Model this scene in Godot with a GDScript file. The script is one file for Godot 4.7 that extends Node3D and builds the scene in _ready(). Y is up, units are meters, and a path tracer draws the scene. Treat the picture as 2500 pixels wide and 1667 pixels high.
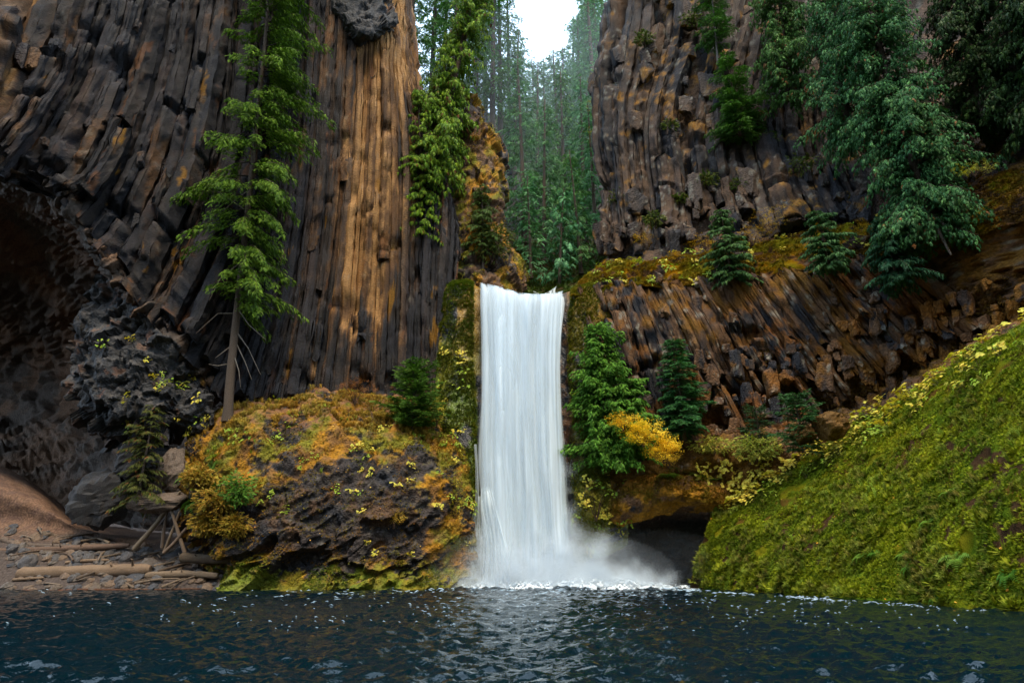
extends Node3D
# A waterfall over a columnar basalt lip into a dark pool. Metres, y up, the camera stands at the pool's near shore and looks along -z.

var N := FastNoiseLite.new()    # fractal noise
var F := FastNoiseLite.new()    # cell distance: rounded stones
var V := FastNoiseLite.new()    # cell value: angular blocks
var R := RandomNumberGenerator.new()
var M := {}
var counts := {}
var sprays := {}
var keep := {}


class Builder:
	var v := PackedVector3Array()
	var n := PackedVector3Array()
	var c := PackedColorArray()
	var i := PackedInt32Array()

	func tri(a: Vector3, b: Vector3, d: Vector3, col: Color) -> void:
		var k := v.size()
		var m := (d - a).cross(b - a).normalized()
		v.append(a); v.append(b); v.append(d)
		n.append(m); n.append(m); n.append(m)
		c.append(col); c.append(col); c.append(col)
		i.append(k); i.append(k + 1); i.append(k + 2)

	func quad(a: Vector3, b: Vector3, d: Vector3, e: Vector3, col: Color) -> void:
		tri(a, b, d, col)
		tri(a, d, e, col)

	func tube(pts: Array, radii: Array, sides: int, col: Color, cap := true) -> void:
		var k := v.size()
		var side := Vector3.RIGHT
		for j in pts.size():
			var t: Vector3 = (pts[mini(j + 1, pts.size() - 1)] - pts[maxi(j - 1, 0)]).normalized()
			if j == 0:
				side = t.cross(Vector3.FORWARD if absf(t.z) < 0.8 else Vector3.UP).normalized()
			side = (side - t * side.dot(t)).normalized()
			var up := t.cross(side)
			for s in sides + 1:
				var a := TAU * s / sides
				var o := side * cos(a) + up * sin(a)
				v.append(pts[j] + o * radii[j])
				n.append(o)
				c.append(col)
		for j in pts.size() - 1:
			for s in sides:
				var q := k + j * (sides + 1) + s
				i.append(q); i.append(q + sides + 1); i.append(q + 1)
				i.append(q + 1); i.append(q + sides + 1); i.append(q + sides + 2)
		if cap:
			for e in [0, pts.size() - 1]:
				var q: int = k + e * (sides + 1)
				for s in sides:
					if e == 0:
						tri(pts[0], v[q + s], v[q + s + 1], col)
					else:
						tri(pts[e], v[q + s + 1], v[q + s], col)

	func mesh(mat: Material) -> ArrayMesh:
		var m := ArrayMesh.new()
		var a := []
		a.resize(Mesh.ARRAY_MAX)
		a[Mesh.ARRAY_VERTEX] = v
		a[Mesh.ARRAY_NORMAL] = n
		a[Mesh.ARRAY_COLOR] = c
		a[Mesh.ARRAY_INDEX] = i
		m.add_surface_from_arrays(Mesh.PRIMITIVE_TRIANGLES, a)
		m.surface_set_material(0, mat)
		return m


class Sheet:
	var p: PackedVector3Array
	var n: PackedVector3Array
	var nu: int
	var nv: int

	func at(u: float, w: float) -> Vector3:
		var x := clampf(u, 0.0, 0.9999) * nu
		var y := clampf(w, 0.0, 0.9999) * nv
		var k := int(y) * (nu + 1) + int(x)
		var fx := x - int(x)
		var fy := y - int(y)
		return p[k].lerp(p[k + 1], fx).lerp(p[k + nu + 1].lerp(p[k + nu + 2], fx), fy)

	func up(u: float, w: float) -> Vector3:
		return n[int(clampf(w, 0, 1) * nv) * (nu + 1) + int(clampf(u, 0, 1) * nu)]


# ---------------------------------------------------------------- naming
func named(called: String) -> String:
	counts[called] = counts.get(called, -1) + 1
	return called if counts[called] == 0 else "%s_%03d" % [called, counts[called]]

func thing(o: Node3D, called: String, label: String, category: String, group := "", kind := "") -> Node3D:
	o.name = named(called)
	o.set_meta("label", label)
	o.set_meta("category", category)
	if group: o.set_meta("group", group)
	if kind: o.set_meta("kind", kind)
	add_child(o)
	return o

func part(o: Node3D, called: String, parent: Node3D) -> Node3D:
	o.name = called
	parent.add_child(o, true)
	return o

func inst(m: Mesh) -> MeshInstance3D:
	var o := MeshInstance3D.new()
	o.mesh = m
	return o

func scatter(m: Mesh, where: Array, tints: PackedColorArray) -> MultiMeshInstance3D:
	var mm := MultiMesh.new()
	mm.transform_format = MultiMesh.TRANSFORM_3D
	mm.use_colors = true
	mm.mesh = m
	mm.instance_count = where.size()
	for k in where.size():
		mm.set_instance_transform(k, where[k])
		mm.set_instance_color(k, tints[k])
	var o := MultiMeshInstance3D.new()
	o.multimesh = mm
	return o

# ---------------------------------------------------------------- noise and materials
func fb(p: Vector3, s: float) -> float:
	return N.get_noise_3d(p.x * s, p.y * s, p.z * s)

func blocks(p: Vector3, s: float) -> float:
	return V.get_noise_3d(p.x * s, p.y * s, p.z * s)

func stones(p: Vector3, s: float) -> float:
	return F.get_noise_3d(p.x * s, p.y * s, p.z * s)

func noise_tex(freq: float, kind: int, low: float, high: float, octaves := 5, size := 512) -> NoiseTexture2D:
	var f := FastNoiseLite.new()
	f.noise_type = kind
	f.frequency = freq
	f.fractal_octaves = octaves
	f.seed = 7 + int(freq * 1000)
	var t := NoiseTexture2D.new()
	t.width = size
	t.height = size
	t.seamless = true
	t.noise = f
	var g := Gradient.new()
	g.set_color(0, Color(low, low, low))
	g.set_color(1, Color(high, high, high))
	t.color_ramp = g
	return t

func matte(rough: float, tex: Texture2D = null, scale := 0.3, bump: Texture2D = null, height := 3.0, spec := 0.35) -> StandardMaterial3D:
	var m := StandardMaterial3D.new()
	m.vertex_color_use_as_albedo = true
	m.roughness = rough
	m.metallic_specular = spec
	m.uv1_triplanar = true
	m.uv1_world_triplanar = true
	m.uv1_scale = Vector3.ONE * scale
	if tex: m.albedo_texture = tex
	if bump:
		m.heightmap_enabled = true
		m.heightmap_texture = bump
		m.heightmap_scale = height
	return m

func leaf(light: Color, rough := 0.55) -> StandardMaterial3D:
	var m := StandardMaterial3D.new()
	m.vertex_color_use_as_albedo = true
	m.roughness = rough
	m.metallic_specular = 0.3
	m.backlight_enabled = true
	m.backlight = light
	m.cull_mode = BaseMaterial3D.CULL_DISABLED
	return m

func materials() -> void:
	N.noise_type = FastNoiseLite.TYPE_SIMPLEX_SMOOTH
	N.frequency = 1.0
	N.fractal_octaves = 4
	N.seed = 3
	for f in [F, V]:
		f.noise_type = FastNoiseLite.TYPE_CELLULAR
		f.frequency = 1.0
		f.fractal_type = FastNoiseLite.FRACTAL_NONE
		f.cellular_jitter = 0.95
		f.seed = 11
	F.cellular_return_type = FastNoiseLite.RETURN_DISTANCE
	V.cellular_return_type = FastNoiseLite.RETURN_CELL_VALUE
	var grain := noise_tex(0.02, FastNoiseLite.TYPE_SIMPLEX_SMOOTH, 0.52, 1.0)
	var rough := noise_tex(0.03, FastNoiseLite.TYPE_SIMPLEX_SMOOTH, 0.0, 1.0, 6)
	var fuzz := noise_tex(0.09, FastNoiseLite.TYPE_SIMPLEX_SMOOTH, 0.35, 1.0, 5)
	M.rock = matte(0.72, grain, 0.35, rough, 9.0)
	M.wet = matte(0.32, grain, 0.35, rough, 9.0, 0.5)
	M.column = matte(0.62, grain, 0.45, rough, 11.0, 0.3)
	M.column.uv1_scale = Vector3(0.3, 0.85, 0.3)
	M.moss = matte(0.95, fuzz, 0.4, fuzz, 12.0, 0.1)
	M.sand = matte(0.95, grain, 0.5, fuzz, 3.0, 0.2)
	M.stone = matte(0.7, grain, 0.8, rough, 3.0)
	M.bark = matte(0.9, fuzz, 0.5, rough, 5.0, 0.2)
	M.bark.uv1_scale = Vector3(1.4, 0.25, 1.4)
	M.wood = matte(0.8, fuzz, 0.8, rough, 5.0)
	M.wood.uv1_scale = Vector3(0.22, 2.2, 2.2)
	M.needle = leaf(Color(0.5, 0.6, 0.3))
	M.leaf = leaf(Color(0.8, 0.8, 0.5), 0.5)
	M.tuft = leaf(Color(0.5, 0.55, 0.25), 0.9)
	var w := StandardMaterial3D.new()
	w.albedo_color = Color(0.0006, 0.007, 0.011).linear_to_srgb()
	w.roughness = 0.05
	w.metallic_specular = 0.35
	w.uv1_triplanar = true
	w.uv1_world_triplanar = true
	w.uv1_scale = Vector3.ONE * 0.5
	w.heightmap_enabled = true
	w.heightmap_texture = rough
	w.heightmap_scale = 1.2
	M.water = w
	var fm := StandardMaterial3D.new()
	fm.albedo_color = Color(0.95, 0.98, 1.0)
	fm.roughness = 0.6
	fm.backlight_enabled = true
	fm.backlight = Color(0.6, 0.65, 0.7)
	M.foam = fm
	M.foam_glint = fm.duplicate()
	M.foam_glint.albedo_color = Color(0.72, 0.82, 0.9)  # bluish white, stands in for sky glints on the waves

# ---------------------------------------------------------------- sheets of ground and rock
func lay(ctrl: Array, nu: int, nv: int) -> Sheet:
	var rows := ctrl.size()
	var across := []
	for r in ctrl:
		var line := PackedVector3Array()
		line.resize(nu + 1)
		var last: int = r.size() - 1
		for k in nu + 1:
			var x := float(k) / nu * last
			var q := mini(int(x), last - 1)
			var a: Vector3 = r[q]
			line[k] = a.cubic_interpolate(r[q + 1], r[maxi(q - 1, 0)], r[mini(q + 2, last)], x - q)
		across.append(line)
	var s := Sheet.new()
	s.nu = nu
	s.nv = nv
	s.p.resize((nu + 1) * (nv + 1))
	for j in nv + 1:
		var y := float(j) / nv * (rows - 1)
		var q := mini(int(y), rows - 2)
		var a: PackedVector3Array = across[q]
		var b: PackedVector3Array = across[q + 1]
		var pre: PackedVector3Array = across[maxi(q - 1, 0)]
		var post: PackedVector3Array = across[mini(q + 2, rows - 1)]
		for k in nu + 1:
			s.p[j * (nu + 1) + k] = a[k].cubic_interpolate(b[k], pre[k], post[k], y - q)
	face(s)
	return s

func face(s: Sheet) -> void:
	var w := s.nu + 1
	s.n.resize(s.p.size())
	for j in s.nv + 1:
		var j0 := maxi(j - 1, 0) * w
		var j1 := mini(j + 1, s.nv) * w
		for k in w:
			var across := s.p[j * w + mini(k + 1, s.nu)] - s.p[j * w + maxi(k - 1, 0)]
			s.n[j * w + k] = (s.p[j1 + k] - s.p[j0 + k]).cross(across).normalized()

func relief(s: Sheet, kind: String, amp: float, edge := 0.0) -> void:
	var w := s.nu + 1
	for k in s.p.size():
		var p := s.p[k]
		var d := 0.0
		match kind:
			"crag":
				var q := p + Vector3(fb(p, 0.3), fb(p + Vector3(9, 0, 0), 0.3), fb(p + Vector3(0, 9, 0), 0.3)) * 1.2
				d = 0.8 * fb(p, 0.16) + 0.45 * blocks(q, 0.42) + 0.22 * blocks(q, 1.1) + 0.12 * fb(p, 1.3)
			"rubble":
				var q := p + Vector3(fb(p, 0.5), fb(p + Vector3(9, 0, 0), 0.5), 0) * 0.5
				d = 0.6 * fb(p, 0.14) - 0.7 * stones(q, 0.5) - 0.35 * stones(q, 1.3) + 0.1 * fb(p, 1.8) - 0.5
			"slabs":
				var q := Vector3(p.x * 0.45 + p.y * 0.3, p.y * 1.2 - p.x * 0.75, p.z * 0.5) + Vector3(fb(p, 0.3), fb(p, 0.25), 0) * 0.7
				var low := clampf((7.5 - p.y) / 3.0, 0, 1)
				d = 0.7 * fb(p, 0.15) + low * (0.5 * blocks(q, 0.55) + 0.25 * blocks(q, 1.2)) + (1 - low) * (-0.6 * stones(p + Vector3(fb(p, 0.4), 0, 0), 0.42) - 0.4 * stones(p + Vector3(0, fb(p, 0.7), 0), 1.0) + 0.15 * blocks(p, 0.8) - 0.6) + 0.14 * fb(p, 1.5)
			"soft":
				d = 0.7 * fb(p, 0.12) + 0.4 * fb(p, 0.35) - 0.25 * stones(p, 0.35) + 0.08 * fb(p, 1.6)
			"hummock":
				var q := Vector3(p.x * 0.55 - p.y * 0.55, p.x * 0.2 + p.y * 0.2, p.z * 0.5) + Vector3(fb(p, 0.12), fb(p, 0.2), 0) * 0.8
				var low := clampf((7.0 - p.y) / 6.0, 0, 1)
				d = 0.9 * fb(p, 0.07) - (0.3 + 1.2 * low) * (0.8 * stones(q, 0.42) + 0.5 * stones(q + Vector3(3, 1, 2), 1.0)) - 0.15 * stones(p, 1.5) + 0.2 * fb(p, 0.7) - 0.7 - 0.9 * low
			"sand":
				d = 0.3 * fb(p, 0.15) + 0.08 * fb(p, 0.8)
		if edge > 0.0:
			var u := float(k % w) / s.nu
			d *= clampf(minf(u, 1.0 - u) / edge, 0.0, 1.0)
		s.p[k] = p + s.n[k] * d * amp
	face(s)

func skin(s: Sheet, tone: String, mat: Material) -> ArrayMesh:
	var m := ArrayMesh.new()
	var a := []
	a.resize(Mesh.ARRAY_MAX)
	var c := PackedColorArray()
	c.resize(s.p.size())
	for k in s.p.size():
		c[k] = colour(tone, s.p[k], s.n[k], 0.0)
	var w := s.nu + 1
	var idx := PackedInt32Array()
	idx.resize(s.nu * s.nv * 6)
	var q := 0
	for j in s.nv:
		for k in s.nu:
			var b := j * w + k
			idx[q] = b; idx[q + 1] = b + 1; idx[q + 2] = b + w
			idx[q + 3] = b + 1; idx[q + 4] = b + w + 1; idx[q + 5] = b + w
			q += 6
	a[Mesh.ARRAY_VERTEX] = s.p
	a[Mesh.ARRAY_NORMAL] = s.n
	a[Mesh.ARRAY_COLOR] = c
	a[Mesh.ARRAY_INDEX] = idx
	m.add_surface_from_arrays(Mesh.PRIMITIVE_TRIANGLES, a)
	m.surface_set_material(0, mat)
	return m

const BASALT := Color(0.062, 0.05, 0.046)
const BLACK := Color(0.032, 0.032, 0.038)
const TAN := Color(0.66, 0.35, 0.13)
const UMBER := Color(0.19, 0.095, 0.042)
const GOLD := Color(0.46, 0.21, 0.008)
const GREEN := Color(0.15, 0.23, 0.014)
const OLIVE := Color(0.24, 0.22, 0.012)
const LICHEN := Color(0.42, 0.42, 0.36)
const RUST := Color(0.4, 0.14, 0.025)
const EARTH := Color(0.26, 0.12, 0.05)

func step01(a: float, b: float, x: float) -> float:
	return smoothstep(a, b, x)

# What the surface is made of at a place: rock, stain, lichen, moss with ragged outlines.
func colour(tone: String, p: Vector3, n: Vector3, own: float) -> Color:
	var streak := N.get_noise_3d(p.x * 0.55, p.y * 0.06, p.z * 0.55 + own * 2.0)
	var patch := fb(p, 0.11)
	var fine := fb(p, 0.9)
	var c: Color
	match tone:
		"left":
			var band := exp(-pow((p.x + 13.2) / 3.6, 2.0))
			var broad_ := fb(p + Vector3(0, 30, 0), 0.07)
			var w := -0.38 + 1.2 * band + 0.9 * exp(-pow((p.x + 43.0) / 4.0, 2.0)) * step01(34.0, 39.0, p.y + 4.0 * fine) + 1.1 * streak + 0.6 * broad_ + 0.25 * fine + own * (0.15 + 0.3 * band)
			w -= 1.1 * step01(24.0, 19.0, p.y + 6.0 * streak + own * 3.0) * band
			c = BLACK.lerp(BASALT, step01(-0.7, -0.2, w)).lerp(UMBER, step01(-0.2, 0.25, w)).lerp(TAN, step01(0.25, 0.85, w))
			if fine + 0.6 * streak > 0.55: c = c.lerp(LICHEN, 0.25)
			var rusty := N.get_noise_3d(p.x * 0.5 + 40.0, p.y * 0.13, p.z * 0.5)
			if rusty > 0.4: c = c.lerp(RUST, 0.35)
			if rusty < -0.52 and p.y < 45: c = c.lerp(GOLD, 0.7)
			c = c.lerp(Color(0.045, 0.046, 0.056), 0.75 * step01(-0.1, 0.5, own + 0.7 * fine + patch - 1.2 * band))
			c = c * 0.85
		"right":
			var w := 0.05 + 0.7 * streak + 0.5 * patch + own * 0.25
			c = BLACK.lerp(UMBER.lerp(Color(0.16, 0.11, 0.08), 0.5), step01(-0.35, 0.4, w)).lerp(TAN.lerp(Color(0.36, 0.26, 0.18), 0.5), step01(0.35, 1.0, w) * 0.7)
			c = c.lerp(Color(0.085, 0.083, 0.088), 0.55 * step01(-0.1, 0.6, own + 0.5 * fine))
			c = c * 0.85
			if fine + 0.4 * streak > 0.38: c = c.lerp(LICHEN, 0.4)
			var m := fb(p + Vector3(20, 0, 0), 0.3) + 0.6 * fine + 0.35 * n.y + 0.35 * fb(p, 0.06)
			if m > 0.4: c = c.lerp(GOLD.lerp(UMBER, 0.35), minf(0.9, (m - 0.4) * 3.0))
		"lower":
			var w := 0.05 + 0.6 * streak + 0.5 * patch + 0.4 * fine + own * 0.3
			c = BLACK.lerp(UMBER, step01(-0.35, 0.3, w)).lerp(Color(0.4, 0.26, 0.15), step01(0.35, 1.0, w) * 0.8)
			if fine + 0.3 * streak > 0.36: c = c.lerp(LICHEN, 0.5)
			var m := fb(p + Vector3(20, 0, 0), 0.3) + 0.7 * fb(p, 0.8) + 0.012 * (p.x - 14.0) + 0.05
			c = c.lerp(RUST.lerp(GOLD, 0.5 + patch) * 0.6, step01(0.15, 0.4, m) * 0.85)
		"mossy":
			c = BASALT.lerp(UMBER, step01(-0.3, 0.4, patch + fine * 0.4))
			if fine > 0.4: c = c.lerp(LICHEN, 0.3)
			var m := 0.12 + fb(p, 0.3) + 0.7 * fb(p, 0.7) + 0.2 * n.y
			var g := GOLD.lerp(OLIVE, step01(-0.2, 0.3, fb(p + Vector3(7, 0, 0), 0.2)))
			c = c.lerp(g, step01(0.1, 0.3, m))
		"mound":
			var q := fb(p + Vector3(5, 0, 0), 0.35)
			c = BASALT.lerp(BLACK, step01(-0.1, 0.35, q)).lerp(Color(0.2, 0.17, 0.14), step01(0.2, 0.55, fine) * 0.6).lerp(UMBER, step01(0.0, 0.4, fb(p, 0.5)) * 0.6)
			var m := 0.28 + 0.9 * fb(p, 0.2) + 0.7 * fb(p, 0.5) + 0.4 * n.y - 1.0 * exp(-pow((p.x + 12.0) / 5.5, 2.0) - pow((p.y - 5.0) / 3.6, 2.0))
			var g := GOLD.lerp(OLIVE, step01(-0.1, 0.3, fb(p + Vector3(0, 6, 0), 0.35))).lerp(UMBER, 0.7 * step01(0.0, 0.4, fb(p + Vector3(9, 6, 0), 0.6))).lerp(GREEN, step01(2.0, 0.7, p.y + 1.6 * fine) * 0.6)
			m += 0.4 * step01(1.8, 0.4, p.y + 2.0 * fine)
			c = c.lerp(g, step01(0.1, 0.35, m))
			var soil := step01(10.8, 12.3, p.y + 1.2 * fine) * step01(0.3, 0.6, n.y)
			c = c.lerp(EARTH.lerp(Color(0.36, 0.2, 0.05), step01(-0.1, 0.3, q)), soil)
		"fallwall":
			c = BLACK.lerp(UMBER, step01(0.0, 0.5, fine + patch))
			var m := 0.25 + fb(p, 0.25) + 0.4 * fine + 0.6 * streak
			var g := GREEN.lerp(OLIVE, step01(-0.3, 0.2, patch + fine * 0.3)).lerp(GOLD, step01(17.0, 24.0, p.y + 5 * streak) * 0.8)
			var wet := step01(-3.3, -2.3, p.x) * step01(5.6, 4.6, p.x)
			c = c.lerp(g, step01(0.0, 0.25, m) * (1.0 - wet))
		"bank":
			var g := GREEN.lerp(OLIVE, step01(-0.25, 0.25, fb(p, 0.18) + 0.3 * fine)).lerp(Color(0.16, 0.09, 0.02), step01(0.1, 0.4, fb(p + Vector3(3, 0, 0), 0.22) + 0.3 * fine))
			c = g.lerp(Color(0.1, 0.055, 0.03), step01(0.36, 0.5, fine + 0.7 * fb(p + Vector3(0, 0, 8), 0.14)))
		"talus":
			c = UMBER.lerp(BASALT, step01(0.0, 0.5, fine)).lerp(Color(0.24, 0.12, 0.02), step01(-0.1, 0.3, patch + 0.6 * fb(p, 0.5) + 0.1))
			if fine > 0.45: c = c.lerp(LICHEN, 0.3)
		"cave":
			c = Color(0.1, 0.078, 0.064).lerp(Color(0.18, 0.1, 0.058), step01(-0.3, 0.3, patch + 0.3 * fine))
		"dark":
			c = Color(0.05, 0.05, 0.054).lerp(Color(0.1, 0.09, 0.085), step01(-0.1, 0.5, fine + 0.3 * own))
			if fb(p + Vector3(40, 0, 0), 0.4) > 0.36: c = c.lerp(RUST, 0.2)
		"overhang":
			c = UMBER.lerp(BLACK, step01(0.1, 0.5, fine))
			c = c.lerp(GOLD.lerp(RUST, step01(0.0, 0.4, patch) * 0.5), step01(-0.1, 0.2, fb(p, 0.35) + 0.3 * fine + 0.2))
		"sand":
			c = Color(0.25, 0.15, 0.1).lerp(Color(0.17, 0.105, 0.08), step01(-0.2, 0.4, fine))
			c = c.lerp(Color(0.11, 0.088, 0.078), step01(4.6, 2.8, p.y + fine))
		"forest":
			c = Color(0.05, 0.06, 0.02).lerp(Color(0.1, 0.07, 0.03), step01(-0.2, 0.3, fine))
	var k := 1.15
	return Color(c.r * k, c.g * k, c.b * k)

# ---------------------------------------------------------------- basalt columns
func along(g: Array, u: float, w: float) -> Vector3:
	var x := clampf(u, 0, 1) * (g.size() - 1)
	var q := mini(int(x), g.size() - 2)
	var rows: int = g[0].size()
	var y := clampf(w, 0, 1) * (rows - 1)
	var j := mini(int(y), rows - 2)
	var line := []
	for k in [maxi(q - 1, 0), q, q + 1, mini(q + 2, g.size() - 1)]:
		var r: Array = g[k]
		var a: Vector3 = r[j]
		line.append(a.cubic_interpolate(r[j + 1], r[maxi(j - 1, 0)], r[mini(j + 2, r.size() - 1)], y - j))
	var b: Vector3 = line[1]
	return b.cubic_interpolate(line[2], line[0], line[3], x - q)

func column(g: Array, u: float, du: float, v0: float, v1: float, out: float, deep: float, tone: String, mat: Material) -> ArrayMesh:
	var own := R.randf_range(-1.0, 1.0)
	var length := 0.0
	for k in 8:
		length += along(g, u, lerpf(v0, v1, k / 8.0)).distance_to(along(g, u, lerpf(v0, v1, (k + 1) / 8.0)))
	var rings := clampi(int(length / 0.34), 3, 110)
	var j := func(a: float, b: float) -> float: return a + R.randf_range(-b, b)
	var prof := [Vector2(-1.06, -1.6), Vector2(-1.04, j.call(-0.15, 0.25)), Vector2(j.call(-0.55, 0.25), j.call(0.5, 0.3)), Vector2(j.call(0.35, 0.35), j.call(0.6, 0.3)), Vector2(1.04, j.call(-0.15, 0.25)), Vector2(1.06, -1.6)]
	var grid := []
	var shift := 0.0
	var slip := 0.0
	var goal := 0.0
	for r in rings + 1:
		var t := float(r) / rings
		var w := lerpf(v0, v1, t)
		var wander := du * 0.14 * N.get_noise_2d(own * 40.0 + u * 30.0, w * 3.5)
		var a := along(g, u + wander - du * 0.5, w)
		var b := along(g, u + wander + du * 0.5, w)
		var down := along(g, u, w + 0.02) - along(g, u, w - 0.02)
		var side := (b - a) * 0.5
		var nrm := down.cross(side).normalized()
		var half := side.length()
		if R.randf() < 0.09: goal = R.randf_range(-0.34, 0.2) * deep
		shift = goal
		if R.randf() < 0.08: slip = R.randf_range(-0.14, 0.14)
		var mid := (a + b) * 0.5 + nrm * (out + shift - 0.8 * deep * step01(0.34, 0.42, fb(a + Vector3(70, 0, 0), 0.2)) + 0.9 * deep * fb(a, 0.1) + 0.12 * deep * fb(a + Vector3(own * 9.0, 0, 0), 0.4))
		var swell := 1.0 + 0.06 * fb(mid + Vector3(own * 20, 0, 0), 0.35)
		var ring := PackedVector3Array()
		for q: Vector2 in prof:
			var y := q.y * deep if q.y > -0.9 else q.y
			var pt := mid + side * (q.x * swell + slip) + nrm * (y * half * swell)
			var jag := 0.0
			if r == 0 or r == rings: jag = R.randf_range(-0.6, 0.25) * (1.0 if r == rings else -1.0)
			ring.append(pt + down.normalized() * jag)
		grid.append(ring)
	var b := Builder.new()
	var cuts := 4
	for f in prof.size() - 1:
		var m := PackedVector3Array()
		for r in rings + 1:
			for s in cuts + 1:
				var pt: Vector3 = grid[r][f].lerp(grid[r][f + 1], float(s) / cuts)
				var t: Vector3 = grid[mini(r + 1, rings)][f] - grid[maxi(r - 1, 0)][f]
				var o := t.cross(grid[r][f + 1] - grid[r][f]).normalized()
				var edge := 1.0 if s > 0 and s < cuts else 0.6
				m.append(pt + o * edge * (0.03 * fb(pt, 1.6) + 0.13 * blocks(pt + Vector3(fb(pt, 0.8), fb(pt, 0.7), 0) * 0.5, 0.7) + 0.07 * blocks(pt + Vector3(5, 0, fb(pt, 1.1) * 0.4), 1.7)))
		for r in rings + 1:
			for s in cuts + 1:
				var k := r * (cuts + 1) + s
				var t := m[mini(r + 1, rings) * (cuts + 1) + s] - m[maxi(r - 1, 0) * (cuts + 1) + s]
				var e := m[r * (cuts + 1) + mini(s + 1, cuts)] - m[r * (cuts + 1) + maxi(s - 1, 0)]
				b.n.append(t.cross(e).normalized())
				b.c.append(colour(tone, m[k], b.n[b.n.size() - 1], own))
		var k0 := b.v.size()
		b.v.append_array(m)
		for r in rings:
			for s in cuts:
				var k := k0 + r * (cuts + 1) + s
				b.i.append_array(PackedInt32Array([k, k + 1, k + cuts + 1, k + 1, k + cuts + 2, k + cuts + 1]))
	for e in [0, rings]:
		var ring: PackedVector3Array = grid[e]
		var mid := Vector3.ZERO
		for q in ring: mid += q / ring.size()
		mid += (ring[2] - mid) * 0.15
		for f in prof.size() - 1:
			if e == 0: b.tri(mid, ring[f + 1], ring[f], Color(0.07, 0.068, 0.07))
			else: b.tri(mid, ring[f], ring[f + 1], Color(0.05, 0.05, 0.055))
	return b.mesh(mat)

func block(at: Vector3, size: Vector3, tone: String) -> ArrayMesh:
	var raw := stone_mesh(1.0, Color.WHITE, 16, 24, true)
	var a := raw.surface_get_arrays(0)
	var v: PackedVector3Array = a[Mesh.ARRAY_VERTEX]
	var n: PackedVector3Array = a[Mesh.ARRAY_NORMAL]
	var c: PackedColorArray = a[Mesh.ARRAY_COLOR]
	var own := R.randf_range(-1, 1)
	var turn := Basis.from_euler(Vector3(R.randf_range(-0.25, 0.25), R.randf() * TAU, R.randf_range(-0.25, 0.25)))
	for k in v.size():
		v[k] = turn * v[k] * size + at
		n[k] = (turn * n[k] / size).normalized()
		c[k] = colour(tone, v[k], n[k], own)
	a[Mesh.ARRAY_VERTEX] = v
	a[Mesh.ARRAY_NORMAL] = n
	a[Mesh.ARRAY_COLOR] = c
	var m := ArrayMesh.new()
	m.add_surface_from_arrays(Mesh.PRIMITIVE_TRIANGLES, a)
	m.surface_set_material(0, M.rock)
	return m

func strew(root: Node3D, g: Array, n: int, u: Vector2, w: Vector2, lo: float, hi: float, out: float, tone: String) -> void:
	for k in n:
		var size := lerpf(lo, hi, pow(R.randf(), 2.0))
		var x := R.randf_range(u.x, u.y)
		var y := R.randf_range(w.x, w.y)
		var nrm := (along(g, x, y + 0.02) - along(g, x, y - 0.02)).cross(along(g, x + 0.01, y) - along(g, x - 0.01, y)).normalized()
		part(inst(block(along(g, x, y) + nrm * out, Vector3(size * 1.3, size * R.randf_range(1.0, 2.6), size), tone)), "block", root)

func back_of(g: Array, off: float, extra := 0.0) -> Array:
	var out := []
	for j in g[0].size():
		var row := []
		for k in g.size():
			var a := along(g, float(k) / (g.size() - 1), float(j) / (g[0].size() - 1) - 0.01)
			var b := along(g, float(k) / (g.size() - 1), float(j) / (g[0].size() - 1) + 0.01)
			var c := along(g, float(k) / (g.size() - 1) - 0.01, float(j) / (g[0].size() - 1))
			var d := along(g, float(k) / (g.size() - 1) + 0.01, float(j) / (g[0].size() - 1))
			var n := (b - a).cross(d - c).normalized()
			row.append(g[k][j] - n * off)
		out.append(row)
	return out

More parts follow.
